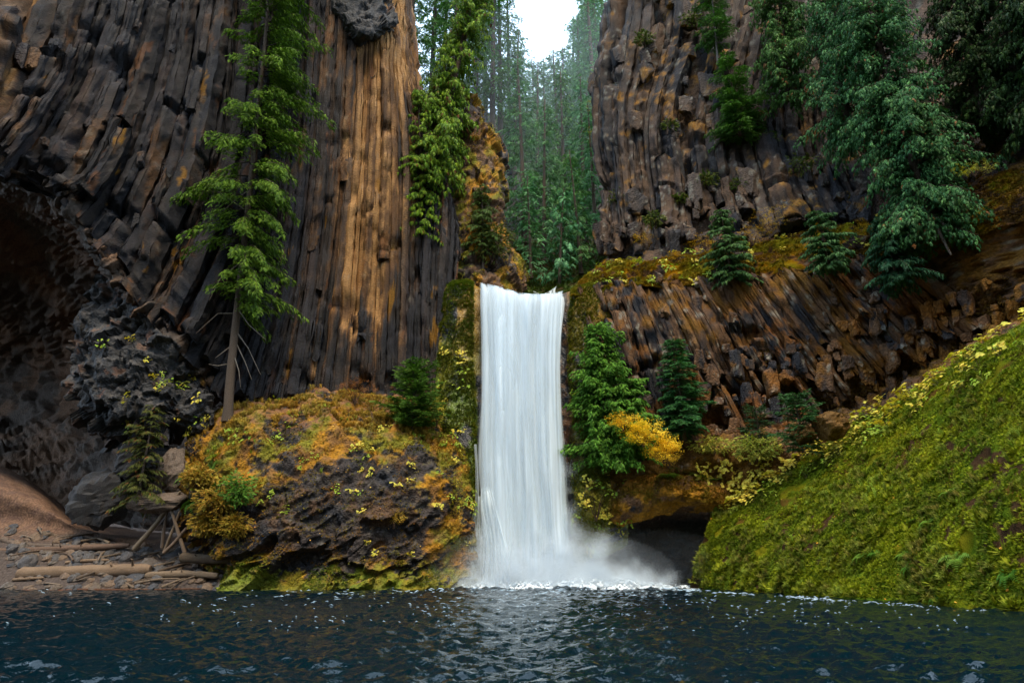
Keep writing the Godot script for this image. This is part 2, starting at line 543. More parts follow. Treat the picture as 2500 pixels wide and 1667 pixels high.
# ---------------------------------------------------------------- foliage
func make_sprays() -> void:
	# a flat feathery twig of needles, one metre long along +x
	var b := Builder.new()
	var white := Color(1, 1, 1)
	for k in 18:
		var x := 0.04 + k * 0.053
		for s in [-1.0, 1.0]:
			var l := (0.44 - 0.34 * x) * R.randf_range(0.6, 1.2)
			var o := Vector3(x, -0.16 * x * x, 0)
			var tip := o + Vector3(l * 0.7, R.randf_range(-0.2, 0.02) - 0.15 * l, s * l * 0.8)
			var shade := R.randf_range(0.6, 1.0)
			b.tri(o + Vector3(-0.022, 0, 0), o.lerp(tip, 0.45) + Vector3(0.03, 0.012, s * -0.02), tip, white * shade)
			b.tri(o + Vector3(0.022, 0.01, 0), tip, o.lerp(tip, 0.45) + Vector3(-0.03, -0.012, s * 0.02), white * shade * 0.9)
	b.tri(Vector3(0, 0, 0.02), Vector3(0, 0.01, -0.02), Vector3(1.05, -0.16, 0), Color(0.7, 0.6, 0.45))
	sprays.fir = b.mesh(M.needle)
	# a drooping fan-shaped cedar frond
	b = Builder.new()
	for k in 14:
		var x := 0.03 + k * 0.068
		for s in [-1.0, 1.0]:
			var l := (0.52 - 0.38 * x) * R.randf_range(0.6, 1.2)
			var o := Vector3(x, -0.42 * x * x, 0)
			var tip := o + Vector3(l * 0.85, -0.3 * l - R.randf_range(0.0, 0.2), s * l * 0.55)
			var shade := R.randf_range(0.6, 1.0)
			for h in 3:
				var e := tip + Vector3(R.randf_range(-0.16, 0.06), R.randf_range(-0.12, 0.06), R.randf_range(-0.12, 0.12))
				var q := o.lerp(e, 0.55)
				b.tri(o, q + Vector3(0.025, 0.012, -0.022 * s), e, white * shade)
				b.tri(o, e, q + Vector3(-0.025, -0.012, 0.022 * s), Color(0.9, 0.95, 0.8) * shade)
	sprays.cedar = b.mesh(M.needle)
	# a cluster of small broad leaves
	b = Builder.new()
	for k in 9:
		var o := Vector3(R.randf_range(-0.5, 0.5), R.randf_range(-0.25, 0.25), R.randf_range(-0.5, 0.5))
		broad(b, o, R.randf_range(0.14, 0.24), Vector3(R.randf_range(-0.7, 0.7), 1, R.randf_range(-0.2, 1.0)).normalized(), Color.WHITE * R.randf_range(0.75, 1.0))
	sprays.leaf = b.mesh(M.leaf)
	# a single fallen leaf
	b = Builder.new()
	broad(b, Vector3.ZERO, 0.5, Vector3(0.1, 1, 0.15).normalized(), white)
	sprays.fallen = b.mesh(M.leaf)
	# moss and grass tufts
	b = Builder.new()
	for k in 14:
		var a := R.randf() * TAU
		var r := R.randf_range(0.2, 0.9)
		var o := Vector3(cos(a) * 0.3 * r, -0.1, sin(a) * 0.3 * r)
		var tip := Vector3(cos(a) * r, R.randf_range(0.25, 0.6) * (1.2 - r), sin(a) * r)
		var side := Vector3(-sin(a), 0, cos(a)) * R.randf_range(0.05, 0.1)
		b.tri(o + side, tip, o - side, Color.WHITE * R.randf_range(0.7, 1.0))
	sprays.tuft = b.mesh(M.tuft)
	b = Builder.new()
	for k in 16:
		var a := R.randf() * TAU
		var r := R.randf_range(0.1, 0.7)
		var h := R.randf_range(0.6, 1.0)
		var o := Vector3(cos(a) * 0.1, -0.05, sin(a) * 0.1)
		var mid := Vector3(cos(a) * r * 0.4, h * 0.6, sin(a) * r * 0.4)
		var tip := Vector3(cos(a) * r, h * (1.0 - 0.5 * r), sin(a) * r)
		var side := Vector3(-sin(a), 0, cos(a)) * 0.03
		b.quad(o + side, mid + side, mid - side, o - side, Color.WHITE * R.randf_range(0.7, 1.0))
		b.tri(mid + side, tip, mid - side, white)
	sprays.grass = b.mesh(M.tuft)

func broad(b: Builder, o: Vector3, size: float, n: Vector3, col: Color) -> void:
	var x := n.cross(Vector3(R.randf_range(-1, 1), 0.1, R.randf_range(-1, 1))).normalized()
	var y := n.cross(x)
	var base := o
	var tip := o + y * size - n * size * 0.18
	var l := o + y * size * 0.45 + x * size * 0.42 - n * size * 0.08
	var r := o + y * size * 0.45 - x * size * 0.42 - n * size * 0.08
	b.tri(base, l, tip, col)
	b.tri(base, tip, r, col)

func frame(dir: Vector3, up: Vector3, size: float) -> Transform3D:
	var x := dir.normalized()
	var z := x.cross(up).normalized()
	return Transform3D(Basis(x * size, z.cross(x) * size, z * size), Vector3.ZERO)

func tint(a: Color, b: Color) -> Color:
	return a.lerp(b, pow(R.randf(), 1.3)) * R.randf_range(0.6, 1.3)

# o: path (trunk points), thick, from (crown start 0..1), reach, limbs, spray, size, droop, a, b (colours), gap, lean (a push of the limbs), taper, dead
func conifer(o: Dictionary, called: String, label: String, category := "tree", group := "") -> Node3D:
	var root := Node3D.new()
	var path: Array = o.path
	root.position = path[0]
	var b := Builder.new()
	var pts := []
	var radii := []
	var steps := 14
	for k in steps + 1:
		var t := float(k) / steps
		var x := t * (path.size() - 1)
		var q := mini(int(x), path.size() - 2)
		var a: Vector3 = path[q]
		pts.append(a.cubic_interpolate(path[q + 1], path[maxi(q - 1, 0)], path[mini(q + 2, path.size() - 1)], x - q) - path[0])
		radii.append(o.thick * (1.0 - 0.8 * t) * (1.25 if k == 0 else 1.0))
	b.tube(pts, radii, 9, o.get("bark", Color(0.27, 0.2, 0.155)))
	var where := []
	var tints := PackedColorArray()
	var limbs := int(o.limbs * o.get("more", 2.0))
	var start: float = o.get("from", 0.1)
	var spray: Mesh = sprays[o.get("spray", "fir")]
	var size: float = o.get("size", 0.8) * 0.45
	var droop: float = o.get("droop", 0.35)
	var lean: Vector3 = o.get("lean", Vector3.ZERO)
	var gap: float = o.get("gap", 0.3) * 0.72
	var rise: float = o.get("rise", 0.2)
	var taper: float = o.get("taper", 0.8)
	var hang: float = o.get("hang", 0.0)
	var curtain: float = o.get("curtain", 0.0)
	var own: float = root.position.x * 3.7 + root.position.y
	for k in limbs:
		var t := lerpf(start, 0.985, (k + R.randf()) / limbs)
		var x := t * steps
		var q := mini(int(x), steps - 1)
		var at: Vector3 = pts[q].lerp(pts[q + 1], x - q)
		var s := (t - start) / (1.0 - start)
		var l: float = o.reach * pow(1.0 - s, taper) * R.randf_range(0.55, 1.1) * minf(1.0, 0.5 + s * 4.0) + 0.25
		var az := k * 2.39996 + R.randf_range(-0.5, 0.5)
		var clump := N.get_noise_3d(cos(az) * 0.8 + own, t * 5.0, sin(az) * 0.8)
		if clump < o.get("thin", -0.32): continue
		l *= 0.8 + 0.9 * clump
		var dir := (Vector3(cos(az), 0, sin(az)) + lean * R.randf_range(0.3, 1.0)).normalized()
		var up := rise + 0.5 * s * s + R.randf_range(-0.25, 0.25)
		var n := maxi(2, int(l / gap))
		var line := []
		var rad := []
		for j in 5:
			var f := j / 4.0
			line.append(at + dir * l * f + Vector3.UP * l * (up * f - droop * f * f))
			rad.append(maxf(0.008, 0.012 + l * 0.011 * (1.0 - f)))
		b.tube(line, rad, 3, Color(0.13, 0.1, 0.08), false)
		for j in n:
			var f := (j + 0.6) / n
			if f < 0.14: continue
			var g := at + dir * l * f + Vector3.UP * l * (up * f - droop * f * f)
			var grow := (dir + Vector3.UP * (up - 2.0 * droop * f)).normalized()
			var right := dir.cross(Vector3.UP)
			for side in [-1.0, 1.0, 0.0]:
				if side == 0.0 and j < n - 1: continue
				var way: Vector3 = (grow + right * side * R.randf_range(0.7, 1.2) + Vector3(0, R.randf_range(-0.25, 0.1) - hang * 0.5, 0)).normalized()
				var lb := 0.3 + 0.34 * l * (1.0 - f) * R.randf_range(0.5, 1.1) if side != 0.0 else 0.2
				var m := clampi(int(lb / (size * 0.45) + 0.7), 1, 7)
				for e in m:
					var h := (e + 0.2) / m
					var dn := (way + right * R.randf_range(-0.7, 0.7) + dir * R.randf_range(-0.5, 0.6) + Vector3(0, R.randf_range(-0.45, 0.25) - hang * (0.4 + h), 0)).normalized()
					var tr := frame(dn, Vector3(R.randf_range(-0.35, 0.35), 1, R.randf_range(-0.35, 0.35)), size * R.randf_range(0.6, 1.15))
					tr.origin = g + way * lb * h - Vector3.UP * (lb * h * h * (0.2 + hang * 0.4) + curtain * pow(R.randf(), 2.0))
					where.append(tr)
					tints.append(tint(o.a, o.b) * 1.3 if R.randf() > o.get("brown", 0.0) else Color(0.3, 0.12, 0.04) * R.randf_range(0.6, 1.2))
	part(inst(b.mesh(M.bark)), "trunk", root)
	part(scatter(spray, where, tints), "crown", root).set_meta("kind", "stuff")
	for d in o.get("dead", []):
		var w := Builder.new()
		var line := []
		var rad := []
		for p in d: line.append(p - path[0])
		for k in line.size(): rad.append(0.06 * (1.0 - 0.8 * k / (line.size() - 1.0)))
		w.tube(line, rad, 5, Color(0.45, 0.38, 0.31))
		part(inst(w.mesh(M.wood)), "dead_branch", root)
	for d in o.get("roots", []):
		var w := Builder.new()
		var line := []
		var rad := []
		for p in d: line.append(p - path[0])
		for k in line.size(): rad.append(0.2 * (1.0 - 0.7 * k / (line.size() - 1.0)))
		w.tube(line, rad, 7, o.get("bark", Color(0.33, 0.27, 0.22)))
		part(inst(w.mesh(M.wood)), "root", root)
	thing(root, called, label, category, group)
	return root

# a bush of broad leaves: stems and a cloud of leaf clusters in an ellipsoid
func bush(at: Vector3, size: Vector3, n: int, spray: String, scale: float, a: Color, c: Color, called: String, label: String, group := "", category := "bush") -> Node3D:
	var root := Node3D.new()
	root.position = at
	var b := Builder.new()
	var where := []
	var tints := PackedColorArray()
	for k in 7:
		var e := Vector3(R.randf_range(-0.7, 0.7) * size.x, R.randf_range(0.9, 1.7) * size.y, R.randf_range(-0.7, 0.7) * size.z)
		b.tube([Vector3(0, -0.2, 0), e * 0.5 + Vector3(0, 0.1, 0), e], [0.035, 0.022, 0.008], 4, Color(0.16, 0.1, 0.07))
	for k in n * 4:
		var d := Vector3(R.randfn(), R.randfn(), R.randfn()).normalized() * pow(R.randf(), 0.45)
		var p := Vector3(d.x * size.x, size.y + d.y * size.y, d.z * size.z) * (1.0 + 0.35 * fb(at + d * 2.0, 0.7))
		if fb(at + p, 0.9) < -0.22 or (spray == "leaf" and fb(at + p, 1.7) < 0.02): continue
		var way := (Vector3(d.x, d.y * 0.5 + 0.1, d.z) + Vector3(R.randf_range(-0.5, 0.5), R.randf_range(-0.4, 0.4), R.randf_range(-0.5, 0.5))).normalized()
		var tr := frame(way, Vector3(R.randf_range(-0.4, 0.4), 1, R.randf_range(-0.2, 0.6)), scale * 0.52 * R.randf_range(0.6, 1.3))
		tr.origin = p
		where.append(tr)
		tints.append(tint(a, c))
	part(inst(b.mesh(M.bark)), "stem", root)
	part(scatter(sprays[spray], where, tints), "foliage", root).set_meta("kind", "stuff")
	thing(root, called, label, category, group)
	return root

func fern_mesh(col: Color, fronds := 9) -> ArrayMesh:
	var b := Builder.new()
	for k in fronds:
		var a := TAU * k / fronds + R.randf_range(-0.3, 0.3)
		var out := Vector3(cos(a), 0, sin(a))
		var side := Vector3(-sin(a), 0, cos(a))
		var l := R.randf_range(0.7, 1.1)
		for j in 11:
			var f := (j + 1) / 12.0
			var p := out * l * f + Vector3.UP * (1.1 * f - 1.25 * f * f) * l
			for s in [-1.0, 1.0]:
				var w := 0.3 * l * sin(PI * (0.12 + 0.86 * f))
				var tip: Vector3 = p + side * s * w + out * 0.07 - Vector3.UP * 0.12 * w
				b.tri(p - out * 0.035, tip, p + out * 0.045 + Vector3.UP * 0.01, col * R.randf_range(0.75, 1.1))
	return b.mesh(M.leaf)

func plant_mesh(a: Color, c: Color, leaves: int, big: float) -> ArrayMesh:
	var b := Builder.new()
	for k in leaves:
		var d := Vector3(R.randf_range(-0.6, 0.6), R.randf_range(0.15, 0.8), R.randf_range(-0.6, 0.6))
		b.tube([Vector3(0, -0.15, 0), d * 0.6, d], [0.015, 0.011, 0.005], 3, Color(0.13, 0.12, 0.04), false)
		var n := Vector3(R.randf_range(-0.4, 0.4), 1.0, R.randf_range(-0.1, 0.8)).normalized()
		var col := a.lerp(c, R.randf()) * R.randf_range(0.8, 1.1)
		for s in 3:  # three lobes
			broad(b, d, big * R.randf_range(0.7, 1.1), (n + Vector3(R.randf_range(-0.25, 0.25), 0, R.randf_range(-0.25, 0.25))).normalized(), col)
	return b.mesh(M.leaf)

func stone_mesh(flat: float, tone: Color, rows := 8, cols := 12, boxy := false) -> ArrayMesh:
	# an angular stone: a ball cut by a handful of planes, then weathered
	var planes := []
	if boxy:
		for d in [Vector3.RIGHT, Vector3.LEFT, Vector3.UP, Vector3.DOWN, Vector3.FORWARD, Vector3.BACK]:
			planes.append([(d + Vector3(R.randfn(), R.randfn(), R.randfn()) * 0.16).normalized(), R.randf_range(0.42, 0.62)])
	for k in 4 if boxy else 13:
		var d := Vector3(R.randfn(), R.randfn() * 1.2, R.randfn()).normalized()
		planes.append([d, R.randf_range(0.6, 0.95)])
	var b := Builder.new()
	var grid := []
	var own := R.randf() * 50.0
	for j in rows + 1:
		for k in cols + 1:
			var th := PI * j / rows
			var ph := TAU * (k % cols) / cols
			var d := Vector3(sin(th) * cos(ph), cos(th), sin(th) * sin(ph))
			var r := 1.0
			for p in planes:
				var q: float = d.dot(p[0])
				if q > 0.05: r = minf(r, p[1] / q)
			r *= 1.0 + 0.14 * fb(d + Vector3(own, 0, 0), 1.3) + 0.08 * blocks(d + Vector3(own, 0, 0), 2.6)
			grid.append(d * r * Vector3(1, flat, 0.8))
	for j in rows:
		for k in cols:
			var q := j * (cols + 1) + k
			b.quad(grid[q], grid[q + 1], grid[q + cols + 2], grid[q + cols + 1], tone * (1.0 + 0.35 * fb(grid[q] + Vector3(own, 0, 0), 1.6)))
	return b.mesh(M.stone)

func log_mesh(pts: Array, r0: float, r1: float, col: Color, stubs := 2) -> ArrayMesh:
	var b := Builder.new()
	var line := []
	var rad := []
	var n := 18
	for k in n + 1:
		var t := float(k) / n
		var x := t * (pts.size() - 1)
		var q := mini(int(x), pts.size() - 2)
		var a: Vector3 = pts[q]
		line.append(a.cubic_interpolate(pts[q + 1], pts[maxi(q - 1, 0)], pts[mini(q + 2, pts.size() - 1)], x - q))
		rad.append(lerpf(r0, r1, t) * (1.0 + 0.12 * N.get_noise_2d(t * 6.0, r0 * 50.0)) * (0.72 if k == 0 or k == n else 1.0))
	b.tube(line, rad, 11, col)
	for k in b.v.size():
		b.v[k] += b.n[k] * r0 * 0.16 * fb(b.v[k], 1.6)
		b.c[k] = col * (1.0 + 0.35 * N.get_noise_3d(b.v[k].x * 0.6, b.v[k].y * 4.0, b.v[k].z * 4.0))
	for k in stubs:
		var at: Vector3 = line[R.randi_range(3, n - 3)]
		var d := Vector3(R.randf_range(-0.5, 0.5), R.randf_range(0.2, 1), R.randf_range(0.2, 1)).normalized() * r0 * R.randf_range(1.3, 1.9)
		b.tube([at, at + d * 0.7, at + d], [r0 * 0.22, r0 * 0.16, r0 * 0.08], 6, col)
	return b.mesh(M.wood)

# ---------------------------------------------------------------- the water
func wave(x: float, z: float) -> float:
	var near := clampf((58.0 + z) / 20.0, 0.0, 1.0)
	var h := 0.10 * N.get_noise_2d(x * 0.22, z * 0.3) + 0.11 * N.get_noise_2d(x * 0.7 + 30.0, z * 1.0) + 0.085 * N.get_noise_2d(x * 1.9, z * 2.7 + 50.0) + 0.016 * N.get_noise_2d(x * 5.0, z * 6.5 + 20.0)
	var boil := exp(-pow((x - 1.5) / 9.0, 2.0)) * exp(-pow((z + 53.0) / 9.0, 2.0))
	return h * (1.0 + 1.6 * boil)

func pool() -> void:
	var nu := 430
	var nv := 330
	var s := Sheet.new()
	s.nu = nu
	s.nv = nv
	s.p.resize((nu + 1) * (nv + 1))
	for j in nv + 1:
		var d := 66.0 * pow(0.075, float(j) / nv) - 1.0
		if j > nv - 4: d -= (j - nv + 4) * 6.0
		for k in nu + 1:
			var x := (float(k) / nu - 0.5) * 2.0 * (d * 0.72 + 10.0) - 2.0
			s.p[j * (nu + 1) + k] = Vector3(x, wave(x, -d), -d)
	face(s)
	thing(inst(skin(s, "", M.water)), "water", "dark teal choppy plunge pool below the waterfall", "water", "", "structure")
	# foam where the fall strikes and where the current breaks along the bank
	var b := Builder.new()
	var cell := 0.11
	for j in 170:
		for k in 360:
			var q := Vector3(-12.0 + k * cell, 0, -57.5 + j * cell * 0.9)
			var hit := exp(-pow((q.x - 2.8) / 7.5, 2.0)) * exp(-pow((q.z + 54.6) / 3.6, 2.0)) * 1.7 + 0.75 * exp(-pow((q.x - 8.0) / 5.0, 2.0) - pow((q.z + 53.5) / 2.5, 2.0))
			spot(b, q, cell, cell * 0.9, hit)
	thing(inst(b.mesh(M.foam)), "foam", "white foam on the pool around the foot of the falls", "foam", "", "stuff")
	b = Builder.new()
	for k in 3000:  # foam flecks near the bank, painted sky glints over the open water
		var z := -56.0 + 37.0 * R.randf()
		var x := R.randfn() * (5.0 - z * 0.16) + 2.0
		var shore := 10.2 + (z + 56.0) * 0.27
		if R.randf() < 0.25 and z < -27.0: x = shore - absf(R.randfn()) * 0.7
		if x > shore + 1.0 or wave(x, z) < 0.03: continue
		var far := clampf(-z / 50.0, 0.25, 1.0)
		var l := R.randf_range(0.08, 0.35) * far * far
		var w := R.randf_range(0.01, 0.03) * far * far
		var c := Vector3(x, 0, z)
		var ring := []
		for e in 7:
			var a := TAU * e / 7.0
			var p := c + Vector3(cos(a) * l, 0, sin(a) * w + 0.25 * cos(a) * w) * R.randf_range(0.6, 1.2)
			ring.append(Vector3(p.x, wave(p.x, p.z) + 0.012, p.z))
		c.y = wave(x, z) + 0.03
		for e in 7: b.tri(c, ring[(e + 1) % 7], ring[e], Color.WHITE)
	thing(inst(b.mesh(M.foam_glint)), "foam", "scattered pale flecks of foam and painted sky glints on the pool waves", "foam", "", "stuff")

func spot(b: Builder, q: Vector3, dx: float, dz: float, more: float) -> void:
	if more < 0.15: return
	var f := N.get_noise_2d(q.x * 0.8, q.z * 1.2 + 9.0) * 0.7 + N.get_noise_2d(q.x * 3.0, q.z * 3.6) * 0.4
	if f + more < 0.62: return
	var lift := 0.02 + 0.55 * maxf(0.0, f + more - 0.8)
	var c := []
	for o in [Vector2(0, 0), Vector2(dx, 0), Vector2(dx, dz), Vector2(0, dz)]:
		var x: float = q.x + o.x
		var z: float = q.z + o.y
		c.append(Vector3(x, wave(x, z) + lift + 0.06 * N.get_noise_2d(x * 4.0, z * 4.0), z))
	b.quad(c[0], c[1], c[2], c[3], Color.WHITE)

func streaks(seed_: int, thin: float) -> ImageTexture:
	var w := 512
	var h := 256
	var im := Image.create(w, h, false, Image.FORMAT_RGBA8)
	for x in w:
		var u := float(x) / w
		for y in h:
			var v := float(y) / h
			var sway := 3.0 * N.get_noise_2d(u * 3.0, v * 2.0 + seed_)
			var f := N.get_noise_2d(x * 0.012 + sway * 0.1 + seed_ * 31.0, v * 0.8)
			var g := N.get_noise_2d(x * 0.035 + seed_ * 17.0, v * 1.2)
			var edge := smoothstep(0.0, 0.07 + 0.1 * f, u - 0.03 * absf(g)) * smoothstep(1.0, 0.93 - 0.1 * g, u + 0.03 * absf(f))
			var a := clampf((0.78 - thin + 0.8 * f + 0.15 * g) * 1.1, 0.0, 1.0) * edge
			var tone := clampf(0.96 + 0.05 * g + 0.05 * f, 0.0, 1.0)
			im.set_pixel(x, y, Color(tone * 0.93, tone * 0.975, tone, a))
	return ImageTexture.create_from_image(im)

func water_sheet(ctrl: Array, thin: float, amp: float, seed_: int, nu := 200, nv := 70) -> ArrayMesh:
	var s := lay(ctrl, nu, nv)
	for k in s.p.size():
		var p := s.p[k]
		var q := p.x + 0.3 * N.get_noise_2d(p.x * 0.3, p.y * 0.06)
		var d := 0.6 * N.get_noise_2d(q * 0.22 + seed_ * 9.0, p.y * 0.03) * smoothstep(24.6, 20.0, p.y)
		s.p[k] = p + s.n[k] * d * amp
	face(s)
	var m := ArrayMesh.new()
	var a := []
	a.resize(Mesh.ARRAY_MAX)
	var uv := PackedVector2Array()
	var idx := PackedInt32Array()
	for j in nv + 1:
		for k in nu + 1:
			uv.append(Vector2(float(k) / nu, float(j) / nv))
	for j in nv:
		for k in nu:
			var q := j * (nu + 1) + k
			idx.append_array(PackedInt32Array([q, q + 1, q + nu + 1, q + 1, q + nu + 2, q + nu + 1]))
	a[Mesh.ARRAY_VERTEX] = s.p
	a[Mesh.ARRAY_NORMAL] = s.n
	a[Mesh.ARRAY_TEX_UV] = uv
	a[Mesh.ARRAY_INDEX] = idx
	m.add_surface_from_arrays(Mesh.PRIMITIVE_TRIANGLES, a)
	var mat := StandardMaterial3D.new()
	mat.albedo_texture = streaks(seed_, thin)
	mat.transparency = BaseMaterial3D.TRANSPARENCY_ALPHA
	mat.roughness = 0.5
	mat.backlight_enabled = true
	mat.backlight = Color(0.75, 0.8, 0.85)
	mat.texture_repeat = false
	m.surface_set_material(0, mat)
	return m

func mist(at: Vector3, size: Vector3, density: float, label: String) -> void:
	var f := FogVolume.new()
	f.shape = RenderingServer.FOG_VOLUME_SHAPE_ELLIPSOID
	f.size = size
	f.position = at
	var m := FogMaterial.new()
	m.density = density
	m.albedo = Color(0.93, 0.97, 1.0)
	f.material = m
	thing(f, "mist", label, "mist", "", "stuff")

# ---------------------------------------------------------------- the scene
func _ready() -> void:
	R.seed = 20
	var cam := Camera3D.new()
	cam.name = "camera"
	cam.position = Vector3(0, 1.7, 0)
	cam.rotation_degrees = Vector3(18, 0, 0)
	cam.fov = 53.0
	cam.near = 0.1
	cam.far = 900.0
	add_child(cam)
	var env := Environment.new()
	env.background_mode = Environment.BG_SKY
	var sm := ProceduralSkyMaterial.new()
	sm.sky_top_color = Color(0.78, 0.89, 1.0)
	sm.sky_horizon_color = Color(0.88, 0.94, 1.0)
	sm.sky_energy_multiplier = 1.0
	sm.ground_bottom_color = Color(0.1, 0.12, 0.1)
	sm.ground_horizon_color = Color(0.2, 0.22, 0.2)
	sm.sun_angle_max = 1.0
	env.sky = Sky.new()
	env.sky.sky_material = sm
	env.background_energy_multiplier = 1.0
	env.tonemap_mode = Environment.TONE_MAPPER_LINEAR
	env.tonemap_exposure = 3.0
	env.sdfgi_enabled = true
	env.ssao_enabled = true
	env.ssil_enabled = true
	env.volumetric_fog_enabled = true
	env.volumetric_fog_density = 0.0
	var we := WorldEnvironment.new()
	we.name = "environment"
	we.environment = env
	add_child(we)
	var sun := DirectionalLight3D.new()
	sun.name = "sun"
	sun.rotation_degrees = Vector3(-62, 12, 0)
	sun.light_energy = 0.5
	sun.light_color = Color(1.0, 0.94, 0.84)
	sun.light_angular_distance = 25.0
	sun.shadow_enabled = true
	add_child(sun)
	materials()
	make_sprays()
	cliffs()
	grounds()
	pool()
	falls()
	trees()
	small_things()

func wall(called: String, label: String, g: Array, tone: String, nu: int, nv: int, off: float, layers: Array) -> Node3D:
	var s := lay(back_of(g, off), nu, nv)
	relief(s, "crag", 1.0)
	keep[called] = s
	var root := inst(skin(s, tone, M.rock))
	thing(root, called, label, "cliff", "", "structure")
	# each layer: columns across, u range, out, v0 low/high, v1 low/high, chance
	for l: Dictionary in layers:
		var n: int = l.n
		var cuts := [l.u0]
		var total := 0.0
		var widths := []
		for k in n:
			widths.append(exp(R.randf_range(-0.55, 0.55)))
			total += widths[k]
		for k in n: cuts.append(cuts[k] + (l.u1 - l.u0) * widths[k] / total)
		for k in n:
			if R.randf() > l.get("chance", 1.0): continue
			var v0: float = R.randf_range(l.v0[0], l.v0[1])
			var v1: float = R.randf_range(l.v1[0], l.v1[1])
			if v1 - v0 < 0.05: continue
			part(inst(column(g, (cuts[k] + cuts[k + 1]) * 0.5, cuts[k + 1] - cuts[k], v0, v1, l.out + R.randf_range(-1, 1) * l.get("vary", 0.25), l.get("deep", 1.0), tone, M.column)), "column", root)
	return root

